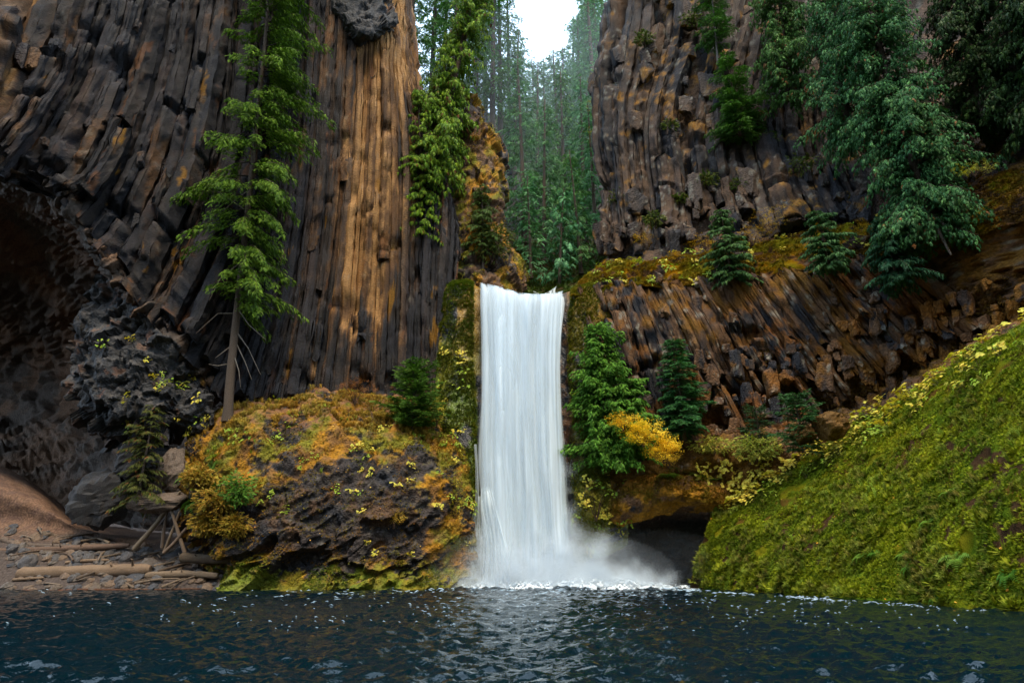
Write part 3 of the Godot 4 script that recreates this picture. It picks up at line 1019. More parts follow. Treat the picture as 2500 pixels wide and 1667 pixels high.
func cliffs() -> void:
	var gl := [
		[Vector3(-47.74, 56.61, -46), Vector3(-48.1, 47.75, -45), Vector3(-48.43, 41.49, -44), Vector3(-49.4, 36.95, -43.5), Vector3(-50.42, 34.21, -43)],
		[Vector3(-42.52, 58.4, -47.5), Vector3(-42.08, 48.84, -47), Vector3(-41.93, 41.54, -46.5), Vector3(-42.65, 35.66, -46), Vector3(-44.14, 32.07, -46)],
		[Vector3(-38.1, 60.19, -49), Vector3(-37.39, 49.86, -49), Vector3(-37.84, 41.89, -48.5), Vector3(-39.1, 35.45, -48), Vector3(-40.58, 31.07, -47.5)],
		[Vector3(-34.51, 62.58, -51), Vector3(-34.03, 51.83, -51), Vector3(-34.23, 41.7, -50.5), Vector3(-35.15, 33.87, -50), Vector3(-37.12, 29.87, -49.5)],
		[Vector3(-31.12, 64.37, -52.5), Vector3(-30.63, 53.3, -52.5), Vector3(-30.48, 41.48, -52), Vector3(-31.37, 31.85, -51.5), Vector3(-33.29, 25.29, -50.5)],
		[Vector3(-27.93, 66.16, -54), Vector3(-27.41, 54.78, -54), Vector3(-26.68, 39.32, -53.5), Vector3(-27.59, 28.25, -52.5), Vector3(-29.53, 20.78, -51.5)],
		[Vector3(-24.98, 67.95, -55.5), Vector3(-24.41, 56.25, -55.5), Vector3(-23.59, 38.95, -55), Vector3(-24.15, 25.69, -54), Vector3(-25.9, 16.71, -52.5)],
		[Vector3(-22.58, 69.14, -56.5), Vector3(-21.92, 57.24, -56.5), Vector3(-21.03, 38.67, -56), Vector3(-21.23, 25.11, -55.5), Vector3(-22.33, 13.98, -54.5)],
		[Vector3(-19.43, 69.74, -57), Vector3(-18.7, 57.73, -57), Vector3(-18.05, 39.33, -57), Vector3(-18.27, 25.75, -57), Vector3(-18.76, 14.31, -56)],
		[Vector3(-16.22, 70.33, -57.5), Vector3(-15.51, 58.22, -57.5), Vector3(-14.62, 39.66, -57.5), Vector3(-14.56, 25.96, -57.5), Vector3(-14.47, 14.54, -57)],
		[Vector3(-13.68, 70.93, -58), Vector3(-13.1, 58.71, -58), Vector3(-11.55, 39.99, -58), Vector3(-11.01, 26.17, -58), Vector3(-10.68, 14.65, -57.5)],
		[Vector3(-12.53, 67.92, -61), Vector3(-11.69, 52.4, -60.5), Vector3(-8.29, 39.48, -59.5), Vector3(-7.69, 26.38, -58.5), Vector3(-7.32, 14.65, -57.5)],
		[Vector3(-12.43, 66.57, -66), Vector3(-8.71, 46, -63), Vector3(-5.11, 32.04, -60), Vector3(-5.02, 24.22, -58.5), Vector3(-5.08, 14.65, -57.5)],
	]
	var left := wall("cliff_left", "tall wall of curving brown and black basalt columns above the cave", gl, "left", 150, 90, 1.1, [
		{"n": 22, "u0": 0.02, "u1": 0.56, "out": 0.0, "v0": [0.0, 0.0], "v1": [0.93, 1.03], "vary": 0.35, "deep": 1.1},
		{"n": 22, "u0": 0.0, "u1": 0.56, "out": 0.7, "v0": [0.0, 0.3], "v1": [0.4, 1.0], "chance": 0.5, "vary": 0.3, "deep": 1.1},
		{"n": 26, "u0": 0.05, "u1": 0.5, "out": 1.1, "v0": [0.4, 0.7], "v1": [0.7, 1.0], "chance": 0.35, "vary": 0.3},
		{"n": 28, "u0": 0.56, "u1": 0.99, "out": 0.1, "v0": [0.0, 0.02], "v1": [0.97, 1.0], "vary": 0.18, "deep": 0.6},
		{"n": 30, "u0": 0.56, "u1": 0.97, "out": 0.42, "v0": [0.0, 0.5], "v1": [0.55, 1.0], "chance": 0.28, "vary": 0.12, "deep": 0.5},
	])
	strew(left, gl, 16, Vector2(0.05, 0.55), Vector2(0.3, 1.0), 0.3, 1.0, 0.4, "left")
	strew(left, gl, 6, Vector2(0.0, 0.25), Vector2(0.05, 0.5), 0.8, 1.8, 0.3, "left")
	var gr := [
		[Vector3(15.36, 87.64, -72), Vector3(11.67, 67.28, -71), Vector3(9.77, 53.37, -70), Vector3(10.06, 40.37, -67), Vector3(9.14, 30.17, -63)],
		[Vector3(16.54, 81.67, -67), Vector3(13.81, 63.13, -66.5), Vector3(11.74, 50.05, -65.5), Vector3(11.68, 38.64, -64), Vector3(10.77, 29.73, -61)],
		[Vector3(19.87, 79.29, -65), Vector3(18.1, 61.74, -65), Vector3(14.59, 48.95, -64), Vector3(14.1, 37.78, -62.5), Vector3(13.82, 29.04, -59.5)],
		[Vector3(24.93, 78.09, -64), Vector3(21.85, 60.82, -64), Vector3(18.15, 48.21, -63), Vector3(17.85, 37.2, -61.5), Vector3(17.32, 29.47, -58.5)],
		[Vector3(30.36, 76.9, -63), Vector3(25.97, 59.89, -63), Vector3(22.51, 47.47, -62), Vector3(22.01, 37.61, -60.5), Vector3(21.94, 29.88, -57.5)],
		[Vector3(35.09, 75.71, -62), Vector3(30.43, 58.97, -62), Vector3(27.18, 46.73, -61), Vector3(26.69, 37.69, -59), Vector3(26.7, 30.89, -56)],
		[Vector3(40.5, 73.32, -60), Vector3(35.58, 57.12, -60), Vector3(31.77, 44.89, -58.5), Vector3(30.27, 36.32, -56), Vector3(30.28, 30.17, -53)],
		[Vector3(45.8, 68.54, -56), Vector3(41.58, 53.43, -56), Vector3(37.43, 41.56, -54), Vector3(35.45, 34.72, -52), Vector3(34.14, 29.19, -49)],
		[Vector3(50.27, 62.58, -51), Vector3(45.39, 47.89, -50), Vector3(41.41, 39.72, -48), Vector3(39.11, 34.04, -46), Vector3(36.84, 29, -43)],
		[Vector3(52.61, 54.22, -44), Vector3(47.15, 41.42, -43), Vector3(42.85, 34.17, -41), Vector3(40.12, 29.12, -39), Vector3(38.45, 25.19, -37)],
	]
	var high := wall("cliff_right", "upper right cliff of weathered grey basalt columns above the mossy ledge", gr, "right", 150, 90, 0.9, [
		{"n": 22, "u0": 0.02, "u1": 0.72, "out": 0.0, "v0": [0.0, 0.3], "v1": [0.8, 1.0], "vary": 0.4, "chance": 0.9, "deep": 0.8},
		{"n": 20, "u0": 0.04, "u1": 0.6, "out": 0.7, "v0": [0.35, 0.65], "v1": [0.8, 1.0], "vary": 0.3, "chance": 0.5, "deep": 0.9},
	])
	strew(high, gr, 14, Vector2(0.0, 0.3), Vector2(0.0, 0.6), 0.8, 2.0, 0.3, "right")
	strew(high, gr, 44, Vector2(0.02, 0.72), Vector2(0.7, 1.0), 0.4, 1.3, 0.5, "right")
	strew(high, gr, 16, Vector2(0.3, 0.7), Vector2(0.15, 0.6), 0.6, 1.6, 0.2, "right")
	var gi := [
		[Vector3(5.19, 24.91, -56.5), Vector3(5.83, 20.95, -56.3), Vector3(6.42, 16.95, -56), Vector3(6.95, 13.1, -55.5), Vector3(7.29, 9.82, -55)],
		[Vector3(7.62, 25.96, -57), Vector3(8.54, 21.82, -56.5), Vector3(9.24, 18.1, -56), Vector3(9.87, 14.2, -55.5), Vector3(10.47, 10.52, -55)],
		[Vector3(10.78, 26.38, -57), Vector3(11.96, 22.16, -56.3), Vector3(12.91, 18.4, -55.7), Vector3(13.79, 14.5, -55.2), Vector3(14.87, 10.87, -55)],
		[Vector3(14.18, 25.96, -56.5), Vector3(15.6, 21.94, -55.7), Vector3(16.76, 18.19, -55), Vector3(18.13, 14.57, -54.7), Vector3(19.4, 11.52, -54.7)],
		[Vector3(17.95, 26.16, -56), Vector3(19.54, 22.08, -55), Vector3(20.78, 18.73, -54.3), Vector3(22.41, 15.31, -54), Vector3(24.14, 12.44, -54)],
		[Vector3(21.48, 26.14, -55), Vector3(22.94, 22.49, -54), Vector3(24.36, 19.14, -53.2), Vector3(25.97, 16.13, -53), Vector3(27.67, 13.64, -53)],
		[Vector3(25.02, 25.87, -53.5), Vector3(26.34, 22.68, -52.5), Vector3(27.65, 19.74, -51.7), Vector3(29.2, 17.14, -51.5), Vector3(30.87, 15.02, -51.5)],
		[Vector3(28.13, 25.75, -51.5), Vector3(29.32, 23, -50.5), Vector3(30.58, 20.51, -49.8), Vector3(32.01, 18.27, -49.5), Vector3(33.65, 16.54, -49.5)],
		[Vector3(31.85, 25.6, -48), Vector3(33.02, 23.43, -47.3), Vector3(34.04, 21.32, -46.5), Vector3(35.19, 19.41, -46), Vector3(36.27, 17.73, -45)],
		[Vector3(37.56, 25.11, -40), Vector3(38, 22.92, -39.5), Vector3(38.4, 20.81, -39), Vector3(39.11, 19.1, -38.5), Vector3(40.36, 17.73, -38)],
	]
	var lower := wall("cliff_right_lower", "lower right cliff of slanting basalt columns streaked with lichen and moss", gi, "lower", 170, 90, 0.8, [
		{"n": 38, "u0": 0.04, "u1": 0.86, "out": 0.0, "v0": [0.0, 0.06], "v1": [0.5, 0.95], "vary": 0.3, "deep": 0.9},
		{"n": 36, "u0": 0.04, "u1": 0.8, "out": 0.4, "v0": [0.02, 0.4], "v1": [0.42, 0.75], "vary": 0.2, "chance": 0.35, "deep": 0.9},
		{"n": 36, "u0": 0.25, "u1": 0.85, "out": 0.3, "v0": [0.5, 0.7], "v1": [0.72, 1.0], "vary": 0.3, "chance": 0.5},
	])
	strew(lower, gi, 150, Vector2(0.22, 0.98), Vector2(0.5, 1.0), 0.25, 0.85, 0.35, "lower")
	strew(lower, gi, 30, Vector2(0.05, 0.8), Vector2(0.0, 0.5), 0.2, 0.6, 0.3, "lower")
	# ledge between the two right cliffs
	var top := []
	var mid := []
	var low := []
	for k in 10:
		top.append(gr[k][4] + Vector3(0, 0.5, -1.0))
		mid.append(gr[k][4].lerp(gi[k][0], 0.55) + Vector3(0, 0.2, 0))
		low.append(gi[k][0] + Vector3(0, -0.9, 0.25))
	var s := lay([top, mid, low], 260, 80)
	relief(s, "rubble", 1.1)
	var ledge := s
	thing(inst(skin(s, "mossy", M.moss)), "ledge", "mossy rubble ledge between the upper and lower right cliffs", "ledge", "", "structure")
	# slope below the lower right cliff
	var k0 := []
	var k1 := [Vector3(7.67, 8.69, -54.3), Vector3(10.73, 9.33, -54), Vector3(14.38, 9.6, -53.5), Vector3(19.03, 10.19, -53), Vector3(23.44, 11.03, -52), Vector3(26.79, 12.18, -51), Vector3(29.52, 13.39, -49), Vector3(31.39, 14.54, -46), Vector3(33.71, 16.06, -42), Vector3(38.16, 16.62, -36)]
	var km := []
	var k2 := [Vector3(7.56, 5.38, -54.6), Vector3(10.66, 6.37, -54.6), Vector3(15.11, 7.03, -54.5), Vector3(18.52, 7.16, -52.5), Vector3(22.63, 8.27, -51), Vector3(25.34, 9.24, -49), Vector3(27.56, 10.35, -46.5), Vector3(29.54, 11.61, -44), Vector3(31.58, 13.14, -40), Vector3(35.44, 13.81, -34)]
	for k in 10:
		k0.append(gi[k][4] + Vector3(0, 0.6, -0.9))
	s = lay([k0, k1, k2], 240, 110)
	relief(s, "rubble", 1.4)
	keep["talus"] = s
	thing(inst(skin(s, "talus", M.rock)), "scree_slope", "brown mossy scree at the foot of the slanting columns", "slope", "", "structure")
	keep["ledge"] = ledge



func grounds() -> void:
	# the cave under the left wall
	var s := lay([
		[Vector3(-55.09, 40.25, -46), Vector3(-47.78, 37.01, -49), Vector3(-43.94, 36.34, -50.5), Vector3(-39.99, 34.6, -52.5), Vector3(-35.96, 30.44, -53.5), Vector3(-31.85, 25.5, -54.5), Vector3(-27.77, 20.28, -55.5), Vector3(-23.59, 16.45, -57)],
		[Vector3(-51.59, 34.96, -44), Vector3(-45.15, 32.93, -47), Vector3(-41.49, 31.89, -48.5), Vector3(-37.91, 30.65, -50.5), Vector3(-33.98, 25.95, -51.5), Vector3(-30.14, 21.34, -52.5), Vector3(-26.42, 17.18, -53.5), Vector3(-22.76, 14.39, -55.5)],
		[Vector3(-64.32, 39.63, -56), Vector3(-58.18, 37.49, -62), Vector3(-56.11, 38.22, -67), Vector3(-50.1, 36.08, -68), Vector3(-43.42, 31.47, -67), Vector3(-37.12, 24.85, -65), Vector3(-30.03, 18.73, -61), Vector3(-23.15, 14.38, -58)],
		[Vector3(-90.11, 37.76, -84), Vector3(-81.44, 35.79, -92), Vector3(-74.46, 34.51, -94), Vector3(-63.67, 31.2, -92), Vector3(-52.87, 27.48, -86), Vector3(-43.45, 22.94, -78), Vector3(-33.45, 17.47, -68), Vector3(-23.36, 13.05, -59)],
		[Vector3(-87.41, 22.79, -86), Vector3(-79.87, 23.5, -94), Vector3(-73.3, 23.32, -96), Vector3(-61.04, 21.21, -92), Vector3(-50.15, 18.61, -85), Vector3(-40.27, 15.89, -75), Vector3(-30.98, 13.19, -64), Vector3(-22.44, 11.56, -57)],
		[Vector3(-70.07, 9.19, -72), Vector3(-62.32, 10.54, -76), Vector3(-59.07, 11, -80), Vector3(-52.53, 8.55, -80), Vector3(-44.32, 6.15, -76), Vector3(-36.37, 4.96, -70), Vector3(-28.73, 4.22, -62), Vector3(-21.09, 3.48, -56)],
	], 200, 170)
	relief(s, "crag", 1.4)
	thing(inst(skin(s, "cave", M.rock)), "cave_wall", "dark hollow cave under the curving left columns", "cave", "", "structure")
	s = lay([
		[Vector3(-35.11, 25.29, -54), Vector3(-31.43, 22.34, -52.6), Vector3(-28.03, 18.94, -52.6), Vector3(-25.36, 15.67, -54)],
		[Vector3(-36.46, 21.71, -54), Vector3(-32.14, 19.55, -52.2), Vector3(-28.51, 16.63, -52.2), Vector3(-24.44, 14.13, -53.6)],
		[Vector3(-36.46, 17.14, -54), Vector3(-31.87, 15.78, -51.7), Vector3(-28.23, 14.38, -51.7), Vector3(-23.51, 12.94, -53)],
		[Vector3(-34.89, 13.98, -54.5), Vector3(-30.92, 12.77, -52.2), Vector3(-27.77, 12.09, -52.2), Vector3(-23.3, 11.38, -53)],
		[Vector3(-36.32, 12.49, -58), Vector3(-32.78, 11.39, -56), Vector3(-29.29, 11.31, -55.5), Vector3(-24.09, 11.04, -55)],
	], 120, 110)
	relief(s, "crag", 1.7)
	keep["buttress"] = s
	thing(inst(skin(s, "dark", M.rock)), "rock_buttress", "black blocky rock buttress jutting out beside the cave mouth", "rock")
	# the mossy outcrop left of the falls
	s = lay([
		[Vector3(-24.58, 14.31, -56), Vector3(-20.68, 15.49, -57), Vector3(-16.43, 16.38, -57.5), Vector3(-11.87, 15.8, -57.5), Vector3(-8.06, 14.65, -57.5), Vector3(-4.68, 13.52, -57.5)],
		[Vector3(-24.98, 11.21, -53), Vector3(-21.13, 13.11, -53), Vector3(-16.73, 14.29, -54), Vector3(-11.89, 13.98, -54.5), Vector3(-7.58, 12.54, -54.5), Vector3(-4.12, 11.66, -55.5)],
		[Vector3(-25.56, 8.79, -52.5), Vector3(-21.99, 10.2, -51), Vector3(-17.61, 11.22, -51.2), Vector3(-12.45, 10.98, -51.7), Vector3(-7.54, 10.73, -52.2), Vector3(-3.46, 9.36, -54.2)],
		[Vector3(-25.33, 6.19, -52.5), Vector3(-22.84, 6.63, -50.4), Vector3(-17.94, 6.88, -49.8), Vector3(-12.38, 6.9, -50), Vector3(-7.17, 6.67, -50.8), Vector3(-3.05, 6, -54)],
		[Vector3(-24.38, 3.7, -53), Vector3(-21.75, 3.3, -50.4), Vector3(-17.46, 3.28, -49.6), Vector3(-12.36, 3.29, -49.8), Vector3(-7.34, 3.02, -51), Vector3(-2.83, 2.79, -54)],
		[Vector3(-21.87, 1.54, -52), Vector3(-19.9, 1.55, -50.2), Vector3(-16.64, 1.27, -49.6), Vector3(-12.45, 1.27, -49.6), Vector3(-7.26, 1.25, -51), Vector3(-2.66, 1.22, -54.5)],
		[Vector3(-21.4, -0.56, -49.8), Vector3(-19.16, -0.53, -49), Vector3(-15.59, -0.52, -48.8), Vector3(-11.57, -0.53, -49), Vector3(-6.49, -0.51, -50.4), Vector3(-2.63, -0.57, -54.5)],
	], 250, 220)
	relief(s, "slabs", 1.05)
	keep["mound"] = s
	thing(inst(skin(s, "mound", M.rock)), "rock_outcrop", "big rounded rock outcrop covered in golden moss beside the falls", "rock")
	# wall behind and beside the falls
	var rows := []
	var prof := [[640, 0.4], [672, -0.3], [760, 0.0], [900, 0.0], [1050, -0.3], [1200, -0.8], [1372, -1.6]]
	for r in prof:
		rows.append([])
	rows = [
		[Vector3(-6.87, 27.46, -60), Vector3(-5.29, 26.86, -58.6), Vector3(-4.05, 26.69, -58.2), Vector3(-3.13, 25.9, -58.4), Vector3(-1.07, 25.5, -60), Vector3(2.62, 25.24, -60), Vector3(4.8, 25.26, -58.4), Vector3(6.14, 25.95, -58), Vector3(8.16, 26.6, -58), Vector3(10.65, 26.81, -58.5)],
		[Vector3(-6.42, 25, -58.3), Vector3(-5.16, 25.49, -57.4), Vector3(-3.96, 25.19, -57.2), Vector3(-2.98, 24.64, -57.4), Vector3(-1.02, 23.88, -57.6), Vector3(2.51, 23.88, -57.6), Vector3(4.7, 24.22, -57.4), Vector3(5.76, 24.32, -56.6), Vector3(7.32, 23.98, -56.8), Vector3(9.46, 22.89, -57.2)],
		[Vector3(-6.4, 19.83, -57.8), Vector3(-5.17, 19.58, -57), Vector3(-3.82, 19.52, -56.8), Vector3(-2.89, 19.58, -57), Vector3(-0.99, 19.71, -57.4), Vector3(2.45, 19.71, -57.4), Vector3(4.56, 19.58, -57), Vector3(5.58, 19.33, -56.2), Vector3(7.27, 18.97, -56.3), Vector3(9.58, 18.73, -56.8)],
		[Vector3(-6.55, 14.61, -57.3), Vector3(-5.16, 14.4, -56.4), Vector3(-3.69, 14.36, -56.2), Vector3(-2.73, 14.49, -56.8), Vector3(-0.97, 14.58, -57.2), Vector3(2.38, 14.58, -57.2), Vector3(4.5, 14.49, -56.8), Vector3(5.38, 14.22, -55.6), Vector3(7.18, 14.22, -55.6), Vector3(9.58, 13.94, -56)],
		[Vector3(-6.25, 8.95, -56.3), Vector3(-4.78, 9.21, -55.6), Vector3(-3.36, 9.18, -55.4), Vector3(-2.48, 9.29, -56.2), Vector3(-0.93, 9.04, -57), Vector3(2.3, 9.04, -57), Vector3(4.42, 8.99, -56.6), Vector3(5.32, 8.76, -54.8), Vector3(7.02, 8.73, -54.6), Vector3(9.13, 8.44, -55)],
		[Vector3(-6, 4.13, -55.6), Vector3(-4.58, 4.42, -54.8), Vector3(-3.07, 4.42, -54.9), Vector3(-2.19, 4.46, -55.6), Vector3(-0.91, 4.19, -57), Vector3(2.24, 4.19, -57), Vector3(4.51, 4.17, -56.6), Vector3(5.36, 4.42, -54.8), Vector3(7.02, 5.05, -54.4), Vector3(8.93, 5.71, -54.6)],
		[Vector3(-5.72, -0.94, -54.6), Vector3(-4.39, -0.92, -54.2), Vector3(-2.8, -0.94, -54.6), Vector3(-1.85, -0.97, -55.4), Vector3(-0.88, -1.05, -57), Vector3(2.17, -1.05, -57), Vector3(4.62, -1.05, -57), Vector3(5.49, 1.86, -57), Vector3(7.41, 2.52, -57), Vector3(9.18, 3.18, -57)],
	]
	s = lay(rows, 170, 200)
	relief(s, "soft", 0.7)
	keep["fallwall"] = s
	thing(inst(skin(s, "fallwall", M.wet)), "falls_wall", "wet rock wall hung with green moss on both sides of the falls", "cliff", "", "structure")
	# mossy rock tower behind the lip
	s = lay([
		[Vector3(-6.83, 53.97, -66), Vector3(-6.2, 53.37, -64.5), Vector3(-5.16, 52.51, -64), Vector3(-4.45, 52.08, -64.5), Vector3(-4.29, 52.48, -66)],
		[Vector3(-8.57, 46.4, -66), Vector3(-6.4, 45.8, -63.5), Vector3(-4.24, 46.19, -62.5), Vector3(-2.65, 46.63, -63.5), Vector3(-2.04, 48.23, -67)],
		[Vector3(-8.86, 40.87, -66), Vector3(-6.2, 39.61, -63), Vector3(-3.65, 40.03, -62), Vector3(-1.42, 41.17, -63), Vector3(-0.78, 43.68, -67)],
		[Vector3(-8.06, 34.57, -65), Vector3(-5.51, 33.53, -62), Vector3(-3.28, 33.5, -61), Vector3(-1.27, 34.02, -62), Vector3(-0.56, 36.11, -66)],
		[Vector3(-6.76, 28.28, -63), Vector3(-4.84, 27.67, -60.5), Vector3(-2.34, 28.13, -60.5), Vector3(-0.04, 28.78, -62), Vector3(1.32, 30.03, -66)],
		[Vector3(-6.14, 24.67, -62), Vector3(-4.64, 23.56, -59), Vector3(-2.24, 23.56, -59), Vector3(-0.25, 24.3, -61), Vector3(1.07, 26.16, -66)],
	], 90, 170)
	relief(s, "crag", 0.9)
	keep["tower"] = s
	thing(inst(skin(s, "mossy", M.rock)), "rock_tower", "mossy brown rock tower rising behind the lip of the falls", "rock")
	# ground of the gorge behind the lip
	s = lay([
		[Vector3(-68.16, 145.34, -190), Vector3(-32.36, 145.34, -190), Vector3(0.57, 140.28, -190), Vector3(16.15, 137.78, -190), Vector3(39.14, 143.64, -190), Vector3(75.73, 152.18, -190)],
		[Vector3(-46.2, 95.38, -130), Vector3(-21.69, 89.75, -130), Vector3(-2.44, 79.93, -130), Vector3(10.65, 76.74, -130), Vector3(26, 84.24, -130), Vector3(50.86, 95.38, -130)],
		[Vector3(-33.38, 66.04, -95), Vector3(-15.74, 63.62, -95), Vector3(-1.75, 51.22, -95), Vector3(7.58, 47.53, -95), Vector3(15.06, 51.22, -95), Vector3(29.94, 68.5, -95)],
		[Vector3(-21.21, 48.64, -78), Vector3(-9.55, 43.73, -76), Vector3(-0.83, 35.59, -75), Vector3(4.86, 33.62, -75), Vector3(10.1, 35.59, -75), Vector3(17.34, 43.18, -75)],
		[Vector3(-13.05, 32.94, -68), Vector3(-5.73, 30.03, -66), Vector3(-0.69, 26.88, -63), Vector3(3.55, 26.03, -62), Vector3(7.52, 27.58, -63), Vector3(13.95, 32.02, -66)],
	], 120, 100)
	relief(s, "soft", 1.0)
	keep["gorge"] = s
	thing(inst(skin(s, "forest", M.moss)), "gorge_floor", "forested gorge floor rising behind the falls", "ground", "", "structure")
	# the hollow under the right overhang
	s = lay([
		[Vector3(7.36, 8.56, -56), Vector3(9.5, 8.78, -55), Vector3(12.21, 9.07, -54.6), Vector3(15.28, 8.73, -54.6), Vector3(17.77, 7.98, -54)],
		[Vector3(6.98, 6.41, -55), Vector3(8.8, 6.92, -53.4), Vector3(11.76, 7.54, -53), Vector3(14.72, 7.21, -53), Vector3(16.97, 6.56, -53)],
		[Vector3(6.9, 5.07, -54.8), Vector3(8.69, 5.45, -53.2), Vector3(11.63, 6.38, -52.8), Vector3(14.58, 6.22, -52.8), Vector3(16.68, 5.28, -53)],
		[Vector3(6.65, 3.81, -56), Vector3(9, 4.61, -55.4), Vector3(12.04, 5.41, -55), Vector3(15.1, 5.41, -55), Vector3(17.44, 5.08, -55)],
	], 130, 80)
	relief(s, "rubble", 0.75)
	keep["overhang"] = s
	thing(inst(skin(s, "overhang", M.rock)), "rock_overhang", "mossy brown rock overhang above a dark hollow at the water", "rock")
	s = lay([
		[Vector3(6.04, 4.83, -56.4), Vector3(9.08, 5.45, -55.6), Vector3(12.13, 6.09, -55.2), Vector3(15.21, 6.09, -55.2), Vector3(17.82, 5.41, -55)],
		[Vector3(5.84, 3.67, -62), Vector3(10.38, 4.68, -64), Vector3(14.16, 5.11, -65), Vector3(17.49, 5.06, -64), Vector3(20.07, 4.67, -60)],
		[Vector3(6.46, 2.33, -74), Vector3(12.84, 2.85, -80), Vector3(17.23, 3.08, -80), Vector3(21.07, 3.04, -78), Vector3(24, 2.7, -70)],
		[Vector3(5.66, -1.3, -66), Vector3(12.27, -1.85, -78), Vector3(16.46, -1.85, -78), Vector3(20.11, -1.76, -76), Vector3(21.52, -1.21, -64)],
	], 70, 70)
	relief(s, "crag", 0.8)
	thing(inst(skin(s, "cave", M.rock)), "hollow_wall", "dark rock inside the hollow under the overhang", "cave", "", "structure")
	# the green bank on the right
	s = lay([
		[Vector3(15.46, 6.49, -56), Vector3(18.59, 7.93, -55), Vector3(22.74, 10.19, -53), Vector3(26.7, 12.63, -50), Vector3(29.63, 14.86, -46), Vector3(31.75, 15.95, -40), Vector3(32.65, 17.06, -34)],
		[Vector3(15.54, 5.83, -54), Vector3(17.83, 6.84, -52.5), Vector3(21.32, 8.76, -50), Vector3(24.68, 10.95, -46.5), Vector3(26.88, 12.85, -42), Vector3(28.03, 13.71, -35.5), Vector3(28.62, 14.58, -30)],
		[Vector3(14.56, 4.16, -52.8), Vector3(16.78, 4.77, -50), Vector3(19.53, 5.96, -46.5), Vector3(22.12, 7.44, -42.5), Vector3(23.75, 8.77, -38), Vector3(24.25, 9.64, -31.5), Vector3(24.68, 9.86, -26)],
		[Vector3(13.77, 2.46, -52.8), Vector3(15.9, 2.67, -48), Vector3(17.96, 3.34, -43.5), Vector3(19.87, 4.33, -39), Vector3(20.98, 5.07, -34.5), Vector3(21.17, 5.55, -28.5), Vector3(21.27, 5.83, -23)],
		[Vector3(13.21, 0.93, -53), Vector3(15.17, 1.03, -46.3), Vector3(16.65, 1.15, -41), Vector3(18.43, 1.59, -37), Vector3(19.19, 1.88, -32.5), Vector3(19.3, 2.09, -27), Vector3(18.79, 2.37, -21)],
		[Vector3(12.88, -0.73, -53.5), Vector3(14.73, -0.62, -45.5), Vector3(16, -0.63, -40), Vector3(17.56, -0.68, -36), Vector3(18.1, -0.69, -31.5), Vector3(17.94, -0.7, -26), Vector3(17.26, -0.68, -20)],
	], 330, 230)
	relief(s, "hummock", 0.9, 0.015)
	keep["bank"] = s
	thing(inst(skin(s, "bank", M.moss)), "riverbank", "steep bank on the right smothered in bright green moss", "bank", "", "structure")
	# unseen hill added behind the viewer, raised to block low sky light
	s = lay([
		[Vector3(130, 100, 78), Vector3(60, 98, 80), Vector3(0, 88, 80), Vector3(-60, 98, 80), Vector3(-130, 100, 78)],
		[Vector3(110, 52, 44), Vector3(50, 48, 46), Vector3(0, 42, 48), Vector3(-50, 48, 46), Vector3(-110, 52, 44)],
		[Vector3(90, -1, 16), Vector3(45, -1, 14), Vector3(0, -1, 12), Vector3(-45, -1, 14), Vector3(-90, -1, 16)],
	], 60, 40)
	relief(s, "soft", 2.5)
	thing(inst(skin(s, "forest", M.moss)), "added_hillside", "unseen slope added behind the camera to block low sky light", "hill", "", "structure")
	# beach and cave floor on the left
	s = lay([
		[Vector3(-97, 12.97, -92), Vector3(-75.9, 14.98, -94), Vector3(-66.45, 13.54, -92), Vector3(-53, 7.11, -88), Vector3(-35.29, 5.24, -76), Vector3(-23.43, 4.41, -62)],
		[Vector3(-63.14, 8.68, -60), Vector3(-47.45, 9.3, -59), Vector3(-41.59, 8.02, -59), Vector3(-35.39, 4.55, -59), Vector3(-26.8, 3.55, -58), Vector3(-21.46, 3.52, -57)],
		[Vector3(-56.47, 5.38, -54.5), Vector3(-43.07, 5.06, -54.7), Vector3(-36.35, 4.26, -55), Vector3(-31.08, 3.19, -55), Vector3(-25.08, 2.73, -54.5), Vector3(-20.25, 2.72, -54)],
		[Vector3(-52.77, 1.84, -52), Vector3(-40.14, 1.69, -52), Vector3(-33.87, 1.78, -52), Vector3(-29.15, 1.78, -52), Vector3(-23.93, 1.78, -52.3), Vector3(-19.39, 1.78, -52)],
		[Vector3(-48.52, -0.59, -48.6), Vector3(-36.96, -0.51, -48.6), Vector3(-31.32, -0.44, -48.8), Vector3(-25.61, -0.39, -49), Vector3(-22.24, -0.4, -49.3), Vector3(-18.2, -0.36, -49.5)],
	], 170, 120)
	relief(s, "sand", 1.0)
	keep["beach"] = s
	thing(inst(skin(s, "sand", M.sand)), "beach", "small beach of sand and stones in front of the cave", "beach", "", "structure")

